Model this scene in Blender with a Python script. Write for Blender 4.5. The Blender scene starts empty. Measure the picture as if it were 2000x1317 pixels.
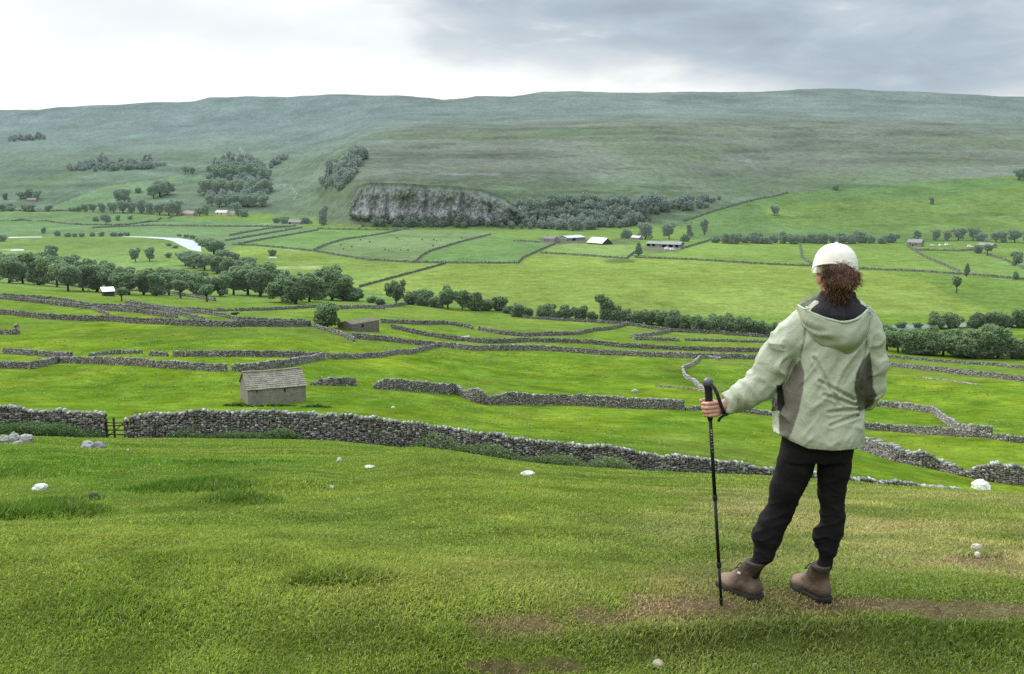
import bpy, math, random, time
import numpy as np
from mathutils import Vector, Matrix

random.seed(7)
RNG = np.random.default_rng(11)
SC = bpy.context.scene
COL = SC.collection
F_PX = 1962.0            # focal length in units of the 2000-unit frame width
PITCH = math.radians(8.65)
CP, SP = math.cos(PITCH), math.sin(PITCH)

# ------------------------------------------------------------------ sight lines
def ray(px, py):
    X = (px - 1000.0) / F_PX
    V = (658.5 - py) / F_PX
    y = CP + V * SP
    z = -SP + V * CP
    return X / y, -z / y          # lateral tangent, downward tangent

def proj(x, y, z):
    d = y * CP - z * SP
    v = y * SP + z * CP
    d = np.where(np.abs(d) < 1e-3, 1e-3, d)
    return 1000.0 + F_PX * x / d, 658.5 - F_PX * v / d

# ------------------------------------------------------------------ noise
def _hash(i, j, k, seed):
    n = (i.astype(np.int64) * 374761393 + j.astype(np.int64) * 668265263 + k.astype(np.int64) * 2147483647 + seed * 974711) & 0x7fffffff
    n = ((n ^ (n >> 13)) * 1274126177) & 0x7fffffff
    n = n ^ (n >> 16)
    return (n & 0xffff) / 65535.0

def vnoise(x, y, z=None, seed=0):
    x = np.asarray(x, dtype=np.float64); y = np.asarray(y, dtype=np.float64)
    z = np.zeros_like(x) if z is None else np.asarray(z, dtype=np.float64)
    i, j, k = np.floor(x), np.floor(y), np.floor(z)
    fx, fy, fz = x - i, y - j, z - k
    fx = fx * fx * (3 - 2 * fx); fy = fy * fy * (3 - 2 * fy); fz = fz * fz * (3 - 2 * fz)
    r = 0
    for a in (0, 1):
        wx = fx if a else 1 - fx
        for b in (0, 1):
            wy = fy if b else 1 - fy
            for c in (0, 1):
                wz = fz if c else 1 - fz
                r = r + wx * wy * wz * _hash(i + a, j + b, k + c, seed)
    return r * 2 - 1

def fbm(x, y, z=None, seed=0, octaves=4, gain=0.5):
    s, a, t = 0, 1.0, 0.0
    for o in range(octaves):
        f = 2.03 ** o
        s = s + a * vnoise(x * f + 17.1 * o, y * f - 9.7 * o, None if z is None else z * f + 3.3 * o, seed + o)
        t += a; a *= gain
    return s / t

def sstep(a, b, x):
    t = np.clip((x - a) / (b - a), 0, 1)
    return t * t * (3 - 2 * t)

def pchip(xk, yk, x):
    xk = np.asarray(xk, float); yk = np.asarray(yk, float)
    h = np.diff(xk); d = np.diff(yk) / h
    m = np.zeros_like(yk)
    m[0], m[-1] = d[0], d[-1]
    for i in range(1, len(xk) - 1):
        if d[i - 1] * d[i] > 0:
            w1 = 2 * h[i] + h[i - 1]; w2 = h[i] + 2 * h[i - 1]
            m[i] = (w1 + w2) / (w1 / d[i - 1] + w2 / d[i])
    i = np.clip(np.searchsorted(xk, x) - 1, 0, len(h) - 1)
    t = np.clip((x - xk[i]) / h[i], 0, 1)
    t2, t3 = t * t, t * t * t
    return (2 * t3 - 3 * t2 + 1) * yk[i] + (t3 - 2 * t2 + t) * h[i] * m[i] + (-2 * t3 + 3 * t2) * yk[i + 1] + (t3 - t2) * h[i] * m[i + 1]

# ------------------------------------------------------------------ object helpers
def mesh_data(name, verts, faces, smooth=False):
    me = bpy.data.meshes.new(name)
    me.from_pydata([tuple(v) for v in verts], [], [tuple(f) for f in faces])
    if smooth:
        me.polygons.foreach_set('use_smooth', np.ones(len(me.polygons), dtype=bool))
    me.update()
    return me

def mesh_np(name, verts, faces, smooth=False):
    """verts (n,3) array; faces (m,k) array of one polygon size, or a list of such arrays"""
    me = bpy.data.meshes.new(name)
    verts = np.asarray(verts, np.float32)
    fl = faces if isinstance(faces, list) else [faces]
    fl = [np.asarray(f, np.int32) for f in fl if len(f)]
    nl = sum(f.size for f in fl); nf = sum(len(f) for f in fl)
    me.vertices.add(len(verts)); me.vertices.foreach_set('co', verts.ravel())
    me.loops.add(nl); me.loops.foreach_set('vertex_index', np.concatenate([f.ravel() for f in fl]))
    me.polygons.add(nf)
    tot = np.concatenate([np.full(len(f), f.shape[1], np.int32) for f in fl])
    me.polygons.foreach_set('loop_start', np.concatenate([[0], np.cumsum(tot)[:-1]]).astype(np.int32))
    if smooth:
        me.polygons.foreach_set('use_smooth', np.ones(nf, dtype=bool))
    me.update(calc_edges=True)
    return me

def set_col(me, col, domain='POINT', name='Col'):
    col = np.asarray(col, np.float32)
    if col.shape[1] == 3:
        col = np.concatenate([col, np.ones((len(col), 1), np.float32)], 1)
    at = me.attributes.new(name, 'FLOAT_COLOR', domain)
    at.data.foreach_set('color', col.ravel())

def obj(name, me, mat=None, parent=None, loc=None):
    o = bpy.data.objects.new(name, me)
    COL.objects.link(o)
    if mat is not None and me is not None:
        me.materials.clear(); me.materials.append(mat)
    if parent is not None:
        o.parent = parent
    if loc is not None:
        o.location = loc
    return o

def empty(name, loc=(0, 0, 0), rz=0.0):
    o = bpy.data.objects.new(name, None)
    COL.objects.link(o); o.location = loc; o.rotation_euler = (0, 0, rz); o.empty_display_size = 0.2
    return o

def tag(o, label=None, cat=None, group=None, kind=None):
    if label:
        if not 4 <= len(label.split()) <= 16: print('LABEL', label)
        o['label'] = label
    if cat: o['category'] = cat
    if group: o['group'] = group
    if kind: o['kind'] = kind
    return o

class MB:
    """collects polygons for one mesh"""
    def __init__(self): self.v = []; self.f = []
    def add(self, vs, fs):
        n = len(self.v); self.v += [tuple(p) for p in vs]; self.f += [tuple(i + n for i in f) for f in fs]
    def box(self, c, s, rz=0.0, jit=0.0, taper=1.0):
        hx, hy, hz = s[0] / 2, s[1] / 2, s[2] / 2
        ca, sa = math.cos(rz), math.sin(rz)
        vs = []
        for (a, b, d) in ((-1,-1,-1),(1,-1,-1),(1,1,-1),(-1,1,-1),(-1,-1,1),(1,-1,1),(1,1,1),(-1,1,1)):
            k = taper if d > 0 else 1.0
            x, y, z = a * hx * k, b * hy * k, d * hz
            if jit: x += random.uniform(-jit, jit) * s[0]; y += random.uniform(-jit, jit) * s[1]; z += random.uniform(-jit, jit) * s[2]
            vs.append((c[0] + x * ca - y * sa, c[1] + x * sa + y * ca, c[2] + z))
        self.add(vs, [(0,3,2,1),(4,5,6,7),(0,1,5,4),(1,2,6,5),(2,3,7,6),(3,0,4,7)])
    def tube(self, pts, rad, n=8, cap=True):
        pts = [Vector(p) for p in pts]
        rad = rad if isinstance(rad, (list, tuple)) else [rad] * len(pts)
        rings = []
        prev = None
        for i, p in enumerate(pts):
            t = (pts[min(i + 1, len(pts) - 1)] - pts[max(i - 1, 0)]).normalized()
            if prev is None:
                a = Vector((0, 0, 1)) if abs(t.z) < 0.9 else Vector((1, 0, 0))
                u = t.cross(a).normalized()
            else:
                u = (prev - t * prev.dot(t)).normalized()
            prev = u; w = t.cross(u)
            rings.append([p + (u * math.cos(2 * math.pi * k / n) + w * math.sin(2 * math.pi * k / n)) * rad[i] for k in range(n)])
        vs = [q for r in rings for q in r]
        fs = []
        for i in range(len(pts) - 1):
            for k in range(n):
                a, b = i * n + k, i * n + (k + 1) % n
                fs.append((a, b, b + n, a + n))
        if cap:
            fs.append(tuple(reversed(range(n)))); m = (len(pts) - 1) * n; fs.append(tuple(m + k for k in range(n)))
        self.add(vs, fs)
    def build(self, name, mat, parent=None, smooth=False):
        return obj(name, mesh_data(name, self.v, self.f, smooth), mat, parent)

# ------------------------------------------------------------------ materials
def new_mat(name):
    m = bpy.data.materials.new(name); m.use_nodes = True
    nt = m.node_tree; nt.nodes.clear()
    out = nt.nodes.new('ShaderNodeOutputMaterial')
    return m, nt, out

def N(nt, typ, **kw):
    n = nt.nodes.new(typ)
    for k, v in kw.items():
        if k.startswith('i_'):
            key = k[2:]
            key = int(key) if key.isdigit() else key.replace('_', ' ')
            n.inputs[key].default_value = v
        else:
            setattr(n, k, v)
    return n

def ramp(nt, fac, stops):
    r = nt.nodes.new('ShaderNodeValToRGB')
    els = r.color_ramp.elements
    while len(els) > 1: els.remove(els[-1])
    els[0].position = stops[0][0]; els[0].color = tuple(stops[0][1]) + (1,) if len(stops[0][1]) == 3 else stops[0][1]
    for p, c in stops[1:]:
        e = els.new(p); e.color = tuple(c) + (1,) if len(c) == 3 else c
    nt.links.new(fac, r.inputs[0])
    return r.outputs[0]

def mixc(nt, a, b, fac, mode='MIX'):
    m = nt.nodes.new('ShaderNodeMix'); m.data_type = 'RGBA'; m.blend_type = mode
    for sock, v in ((m.inputs['Factor'], fac), (m.inputs[6], a), (m.inputs[7], b)):
        if isinstance(v, (int, float)): sock.default_value = v
        elif isinstance(v, (tuple, list)): sock.default_value = tuple(v) + (1,) if len(v) == 3 else v
        else: nt.links.new(v, sock)
    return m.outputs[2]

def noise(nt, scale, detail=4, rough=0.55, coord='Object', stretch=None, distortion=0.0):
    if coord == 'World':
        src = nt.nodes.new('ShaderNodeNewGeometry').outputs['Position']
    else:
        src = nt.nodes.new('ShaderNodeTexCoord').outputs[coord]
    if stretch:
        mp = nt.nodes.new('ShaderNodeMapping'); mp.inputs['Scale'].default_value = stretch
        nt.links.new(src, mp.inputs[0]); src = mp.outputs[0]
    n = nt.nodes.new('ShaderNodeTexNoise')
    n.inputs['Scale'].default_value = scale; n.inputs['Detail'].default_value = detail; n.inputs['Roughness'].default_value = rough
    n.inputs['Distortion'].default_value = distortion
    nt.links.new(src, n.inputs['Vector'])
    return n.outputs['Fac']

def surf_mat(name, base, var=0.3, scale=8.0, rough=0.85, bump=0.0, bump_scale=None, attr=None, spec=0.25, coord='Object', objcol=False):
    """diffuse-ish material: base colour (or colour attribute) broken up by two octaves of noise"""
    m, nt, out = new_mat(name)
    b = N(nt, 'ShaderNodeBsdfPrincipled'); b.inputs['Roughness'].default_value = rough
    b.inputs['Specular IOR Level'].default_value = spec
    if attr:
        a = N(nt, 'ShaderNodeAttribute', attribute_name=attr); c = a.outputs['Color']
    else:
        rgb = N(nt, 'ShaderNodeRGB'); rgb.outputs[0].default_value = tuple(base) + (1,); c = rgb.outputs[0]
    n1 = noise(nt, scale, 5, 0.6, coord); n2 = noise(nt, scale * 5.3, 3, 0.6, coord)
    v1 = ramp(nt, n1, [(0.25, (1 - var,) * 3), (0.75, (1 + var,) * 3)])
    v2 = ramp(nt, n2, [(0.3, (1 - var * .6,) * 3), (0.7, (1 + var * .6,) * 3)])
    c = mixc(nt, c, v1, 1.0, 'MULTIPLY'); c = mixc(nt, c, v2, 1.0, 'MULTIPLY')
    if objcol:
        oi = N(nt, 'ShaderNodeObjectInfo'); c = mixc(nt, c, oi.outputs['Color'], oi.outputs['Alpha'])
    nt.links.new(c, b.inputs['Base Color'])
    if bump:
        bp = N(nt, 'ShaderNodeBump'); bp.inputs['Strength'].default_value = bump
        bp.inputs['Distance'].default_value = 0.02
        nt.links.new(noise(nt, bump_scale or scale * 3, 4, 0.6, coord), bp.inputs['Height'])
        nt.links.new(bp.outputs[0], b.inputs['Normal'])
    nt.links.new(b.outputs[0], out.inputs[0])
    return m
# ================================================================== TERRAIN
AZ0 = math.radians(30.0)
SKYLINE = [(-300,235),(0,216),(70,215),(110,210),(180,208),(240,205),(300,201),(380,200),(410,193),(480,190),(560,193),(600,190),(640,187),(720,189),(800,193),(840,197),
           (865,201),(890,199),(930,192),(1000,193),(1060,185),(1120,184),(1250,187),(1350,184),(1480,184),(1560,178),(1640,177),(1750,181),(1850,186),(2000,192),(2300,205)]
Y_SKY = 4700.0
# knots: (distance, row) = where the ground at that distance shows in the photo; ('z') = height below the eye
VAL = [(1000, 'z', -57.5)]
COLS = {
 -150: dict(crest=None, wall=848, k=[(82,812),(105,783),(150,716),(235,648),(300,610),(360,583),(450,556),(560,541),(640,'z',-56),(1700,'z',-58),(2100,414),(2600,368),(3300,303),(4100,253)]),
 0:    dict(crest=None, wall=850, k=[(82,812),(105,785),(150,718),(235,650),(300,614),(360,587),(450,560),(560,545),(640,'z',-56),(1700,'z',-58),(2100,412),(2600,365),(3300,300),(4100,250)]),
 250:  dict(crest=None, wall=857, k=[(84,818),(108,787),(148,716),(240,646),(310,613),(370,593),(460,572),(560,'z',-56),(1000,'z',-57.5),(1650,'z',-58),(2000,412),(2500,365),(3200,298),(4000,245)]),
 500:  dict(crest=None, wall=858, k=[(82,824),(108,793),(140,724),(165,696),(250,640),(330,608),(430,590),(530,'z',-56),(1000,'z',-57.5),(1500,'z',-58),(1750,425),(2200,385),(2700,330),(3300,280),(4000,232)]),
 620:  dict(crest=None, wall=858.5, k=[(82,824),(110,788),(140,740),(170,704),(265,643),(350,606),(430,592),(530,'z',-56.5),(1000,'z',-57.5),(1400,'z',-58),(1600,425),(1900,385),(2300,345),(3000,285),(3800,235)]),
 680:  dict(crest=None, wall=862, k=[(84,826),(115,786),(145,740),(175,706),(270,648),(360,606),(440,594),(530,'z',-56.5),(1000,'z',-57.5),(1330,'z',-58),(1400,430),(1470,385),(1600,350),(1800,318),(2300,300),(3000,270),(3800,228)]),
 720:  dict(crest=None, wall=866, k=[(84,830),(118,785),(148,740),(180,706),(272,652),(370,606),(440,594),(530,'z',-56.5),(1000,'z',-57.5),(1320,'z',-58),(1385,432),(1425,366),(1600,330),(1820,296),(2300,272),(3000,252),(3800,222)]),
 800:  dict(crest=(30,872), wall=873, k=[(86,834),(122,782),(150,745),(190,702),(276,665),(370,612),(440,600),(530,'z',-57),(1000,'z',-57.5),(1310,'z',-58),(1380,430),(1418,364),(1530,340),(1850,295),(2400,262),(3400,230)]),
 1000: dict(crest=(23,901), wall=907, k=[(86,856),(137,795),(185,742),(262,686),(350,640),(440,613),(530,'z',-57),(1000,'z',-57.5),(1290,'z',-58),(1350,434),(1408,384),(1520,346),(1850,296),(2400,258),(3400,228)]),
 1250: dict(crest=(21,924), wall=933, k=[(86,872),(140,800),(190,748),(268,694),(345,655),(415,632),(500,'z',-57),(1000,'z',-57.5),(1260,'z',-58),(1340,436),(1440,395),(1580,350),(1860,300),(2400,247),(2900,230),(3500,219)]),
 1500: dict(crest=(20,935), wall=966, k=[(88,884),(142,812),(195,752),(270,700),(330,672),(382,655),(470,'z',-57),(1000,'z',-57.5),(1220,'z',-57.8),(1320,435),(1500,392),(1750,350),(2080,300),(2550,243),(2900,233),(3700,212)]),
 1750: dict(crest=(19,949), wall=997, k=[(90,910),(122,872),(148,838),(190,780),(250,725),(318,690),(400,'z',-55.8),(480,'z',-57),(1000,'z',-57),(1180,'z',-57.3),(1280,438),(1480,390),(1720,348),(2030,302),(2550,255),(3000,238),(3800,207)]),
 2000: dict(crest=(18,957), wall=1020, k=[(90,948),(120,868),(160,805),(220,745),(305,697),(385,'z',-55.4),(480,'z',-56.6),(1000,'z',-56.6),(1140,'z',-57),(1250,440),(1450,390),(1700,345),(2000,302),(2500,264),(3000,242),(4000,206)]),
 2150: dict(crest=(18,962), wall=1028, k=[(90,960),(120,880),(160,815),(220,752),(305,702),(385,'z',-55.2),(480,'z',-56.4),(1000,'z',-56.4),(1130,'z',-57),(1240,440),(1450,390),(1700,345),(2000,304),(2500,266),(3000,244),(4000,208)]),
}
def sky_t(px):
    return np.interp(px, [p for p, _ in SKYLINE], [ray(p, q)[1] for p, q in SKYLINE])

def column_knots(px, c):
    """(Y, z) along one bearing"""
    K = [(0.3, -1.735), (3.0, -1.93), (3.95, -1.985), (4.4, -1.914)]
    z0, Y0 = -1.914, 4.4
    if c['crest']:
        Yc, pc = c['crest']; tc = ray(px, pc)[1]
        zc = -tc * Yc; send = tc
    else:
        Yc = 59.0; tc = ray(px, c['wall'])[1]; zc = -tc * Yc; send = 0.255
    avg = (z0 - zc) / (Yc - Y0); s0 = 2 * avg - send
    for q in (0.08, 0.18, 0.32, 0.5, 0.7, 0.88, 1.0):
        d = q * (Yc - Y0)
        K.append((Y0 + d, z0 - s0 * d - (send - s0) * d * d / (2 * (Yc - Y0))))
    if c['crest']:
        K.append((59.0, -ray(px, c['wall'])[1] * 59.0))
    for e in c['k']:
        K.append((e[0], e[2]) if e[1] == 'z' else (e[0], -ray(px, e[1])[1] * e[0]))
    zs = -float(sky_t(px)) * Y_SKY
    K.append((Y_SKY, zs)); K.append((5400.0, zs - 60)); K.append((9000.0, zs - 420))
    return K

def bearing(px):
    return math.atan((px - 1000.0) / F_PX / 0.985)

_pxs = sorted(COLS)
_bear = np.array([bearing(p) for p in _pxs])
rows = list(np.exp(np.linspace(math.log(0.6), math.log(3.7), 24))) + list(np.arange(3.78, 5.2, 0.03)) + list(np.exp(np.linspace(math.log(5.23), math.log(30), 110))) \
     + list(np.exp(np.linspace(math.log(30.4), math.log(1290), 250))) + list(np.arange(1300, 1500, 5.0)) + list(np.exp(np.linspace(math.log(1510), math.log(5200), 130))) + list(np.exp(np.linspace(math.log(5400), math.log(9000), 8)))
R = np.array(rows)
az_in = np.radians(np.arange(-40, 40.001, 0.1))
az_out = np.radians(np.arange(43, 317.1, 3.0))
AZ = np.concatenate([az_in, az_out])                 # then wraps back to -30
nA, nR = len(AZ), len(R)

def base_grid():
    AZs = np.where(AZ > math.pi, AZ - 2 * math.pi, AZ)
    azc = np.clip(AZs, _bear[0], _bear[-1])
    prof = []
    for b, p in zip(_bear, _pxs):
        K = column_knots(p, COLS[p]); 
        kx = np.log([a for a, _ in K]); kz = np.array([z for _, z in K])
        prof.append((kx, kz, b))
    # every profile on the common ring radii (Y = r cos(bearing))
    Z = np.zeros((len(_bear), nR))
    for i, (kx, kz, b) in enumerate(prof):
        Z[i] = pchip(kx, kz, np.log(np.maximum(R * math.cos(b), 0.3)))
    H = np.zeros((nA, nR))
    for j in range(nR):
        H[:, j] = pchip(_bear, Z[:, j], azc)
    # skyline exactly as the ridge runs
    pxa = 1000 + np.tan(azc) * F_PX * 0.985
    Yg = R[None, :] * np.cos(azc)[:, None]
    pk = np.array([pchip(_bear, np.array([-float(sky_t(p)) * Y_SKY for p in _pxs]), azc)])[0]
    corr = -sky_t(1000 + np.tan(azc) * F_PX * 1.0246) * Y_SKY - pk
    H += corr[:, None] * sstep(3300, 4700, Yg)
    # behind the camera the hillside goes on rising
    back = sstep(math.radians(60), math.radians(120), np.abs(AZs))
    H = H * (1 - back[:, None]) + (-1.735 + 0.13 * np.minimum(R, 900))[None, :] * back[:, None]
    return H, AZs

H, AZs = base_grid()
GX = R[None, :] * np.sin(AZs)[:, None]
GY = R[None, :] * np.cos(AZs)[:, None]

def ledge_y(x):
    px = 1000 + x / 4.15 * F_PX * 0.98
    py = np.interp(px, [500, 880, 1000, 1150, 1300, 1450, 1700, 2000, 2300], [1285, 1266, 1258, 1248, 1228, 1222, 1214, 1213, 1216])
    tt = np.tan(np.arctan((py - 658.5) / F_PX) + PITCH)
    return 1.93 / tt - 0.03

def relief(x, y):
    r = np.hypot(x, y)
    h = 0.022 * fbm(x * 1.3, y * 1.3, seed=3) * sstep(2, 4, r) * (1 - sstep(25, 60, r))
    h += 0.10 * fbm(x * 0.22, y * 0.22, seed=5) * sstep(6, 14, r) * (1 - sstep(200, 500, r))
    h += 0.35 * fbm(x * 0.045, y * 0.045, seed=6) * sstep(55, 120, r) * (1 - sstep(420, 520, r))
    h += 5.0 * fbm(x * 0.008, y * 0.008, seed=8) * sstep(1500, 2100, r)
    # low terraces across the hillside opposite
    terr = np.sin((y * 0.9 + x * 0.12 + 60 * fbm(x * .004, y * .004, seed=2)) * 0.055)
    h += 1.6 * terr * sstep(1480, 1700, r) * (1 - sstep(2600, 3200, r))
    # hummocky tussock ground on the near left
    hum = sstep(-1.0, -3.5, x) * sstep(6.5, 9, y) * (1 - sstep(17, 26, y))
    h += 0.10 * np.maximum(0, fbm(x * 0.75, y * 0.55, seed=12)) * hum * 1.6
    # trodden ledge under the walker's feet
    L = ledge_y(x)
    e = L + 0.03 * vnoise(x * 3.1, y * 0 + 1.3, seed=4)
    fade = sstep(-0.75, -0.3, x) * (1 - sstep(4.5, 6, x))
    d = y - e
    h += fade * (-0.055 * (1 - sstep(-0.09, 0.02, d)) * sstep(-1.3, -0.25, d))
    return h

def soften(H):
    # rounds off the joins between bearings
    K = np.exp(-0.5 * (np.arange(-40, 41) / 14.0) ** 2); K /= K.sum()
    n = len(az_in); P = np.pad(H[:n], ((40, 40), (0, 0)), mode='edge')
    S = np.zeros_like(H[:n])
    for q, w in enumerate(K): S += w * P[q:q + n]
    k = (1 - sstep(900, 1250, R))[None, :] * sstep(3, 6, R)[None, :]
    H[:n] = H[:n] * (1 - k) + S * k
    return H
H = soften(H) + relief(GX, GY)
# the wall-side fields keep faint terraces too
def ground(x, y):
    """height of the ground sheet at world x, y (bilinear on the bearing / log-distance grid)"""
    x = np.atleast_1d(np.asarray(x, float)); y = np.atleast_1d(np.asarray(y, float))
    r = np.clip(np.hypot(x, y), R[0], R[-1]); a = np.arctan2(x, y)
    fi = np.clip((np.degrees(a) + 40.0) / 0.1, 0, len(az_in) - 1.0001)
    i = fi.astype(int); fi = fi - i
    j = np.clip(np.searchsorted(R, r) - 1, 0, nR - 2); fj = (r - R[j]) / (R[j + 1] - R[j])
    return (H[i, j] * (1 - fi) * (1 - fj) + H[i + 1, j] * fi * (1 - fj) + H[i, j + 1] * (1 - fi) * fj + H[i + 1, j + 1] * fi * fj)

_YS = np.exp(np.linspace(math.log(3.6), math.log(5200), 6000))
def at(px, py, ymin=3.6):
    """the visible ground point the photo shows at that place (first meeting with the ground beyond ymin)"""
    u, t = ray(px, py)
    Y = _YS[_YS > ymin]
    g = -ground(u * Y, Y) / Y - t          # > 0 where the sight line is still above the ground
    hit = np.nonzero(g[1:] <= 0)[0]
    hit = hit[0] + 1 if len(hit) else len(Y) - 1
    if hit > 0 and g[hit - 1] > 0 > g[hit]:
        k = g[hit - 1] / (g[hit - 1] - g[hit]); y = Y[hit - 1] + k * (Y[hit] - Y[hit - 1])
    else:
        y = Y[hit]
    return Vector((u * y, y, float(ground(u * y, y)[0])))
# ------------------------------------------------------------------ ground colours (base colours of turf, moor, soil)
def srgb(r, g, b, k=1.0):
    def f(c):
        c /= 255.0
        return (c / 12.92 if c <= 0.04045 else ((c + 0.055) / 1.055) ** 2.4) * k
    return np.array([f(r), f(g), f(b)])

KA = 0.44      # photo brightness -> base colour
def C(r, g, b): return srgb(r, g, b, KA)

def inside(poly, x, y):
    res = np.zeros(x.shape, bool)
    n = len(poly)
    for i in range(n):
        x1, y1 = poly[i]; x2, y2 = poly[(i + 1) % n]
        if y1 == y2: continue
        c = ((y1 > y) != (y2 > y)) & (x < (x2 - x1) * (y - y1) / (y2 - y1) + x1)
        res ^= c
    return res

FIELDS = [   # turf of single fields on the valley floor and the lower slopes
 ([(-200,413),(140,411),(332,425),(560,436),(620,449),(464,478),(440,500),(395,470),(300,460),(-200,464)], C(142,168,118)),
 ([(-200,464),(80,464),(176,463),(290,466),(320,470),(352,482),(400,500),(372,540),(200,535),(60,505),(-200,500)], C(150,176,106)),
 ([(464,477),(612,449),(750,456),(640,477),(612,489)], C(142,172,108)),
 ([(612,489),(640,477),(750,456),(783,449),(960,456),(895,474),(839,491),(811,511),(720,508)], C(150,170,118)),
 ([(811,511),(839,491.5),(895,474),(958,458),(1052,472),(1094,472),(1052,490),(1021,504),(1012,514),(860,513)], C(138,168,106)),
 ([(440,500),(464,478),(612,489),(720,508),(860,514),(790,537),(702,562),(640,540),(520,520)], C(158,180,98)),
 ([(702,562),(790,537),(870,515),(1012,514),(1056,494),(1140,499),(1241,503),(1350,507),(1580,519),(1674,525),(1895,537),(2200,555),(2200,650),(1700,655),(1500,650),(1240,620),(1000,604),(760,575)], C(162,181,94)),
 ([(1720,530),(1895,537),(2200,553),(2200,640),(2000,625),(1880,590),(1800,548)], C(142,170,88)),
 ([(1056,494),(1094,472),(1240,480),(1241,491),(1224,505),(1140,499)], C(160,182,110)),
 ([(1241,503),(1330,487),(1400,470),(1562,476),(1566,502),(1585,516),(1510,517)], C(152,178,96)),
 ([(1562,476),(1770,480),(1874,531),(1674,525),(1585,518)], C(152,178,98)),
 ([(1772,481),(2200,485),(2200,548),(1895,537),(1874,531)], C(148,174,98)),
 ([(1340,432),(1422,404),(1482,388),(1538,376),(1700,364),(1850,352),(2000,342),(2300,338),(2300,476),(1345,470)], C(130,157,102)),
 ([(1480,400),(1640,395),(1820,390),(2000,360),(2300,350),(2300,470),(1700,455),(1520,440)], C(140,165,99)),
 ([(95,408),(140,388),(210,362),(285,352),(300,372),(230,392),(180,410)], C(144,170,128)),
 ([(250,362),(330,345),(400,340),(385,352),(320,362)], C(144,168,132)),
]

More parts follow.
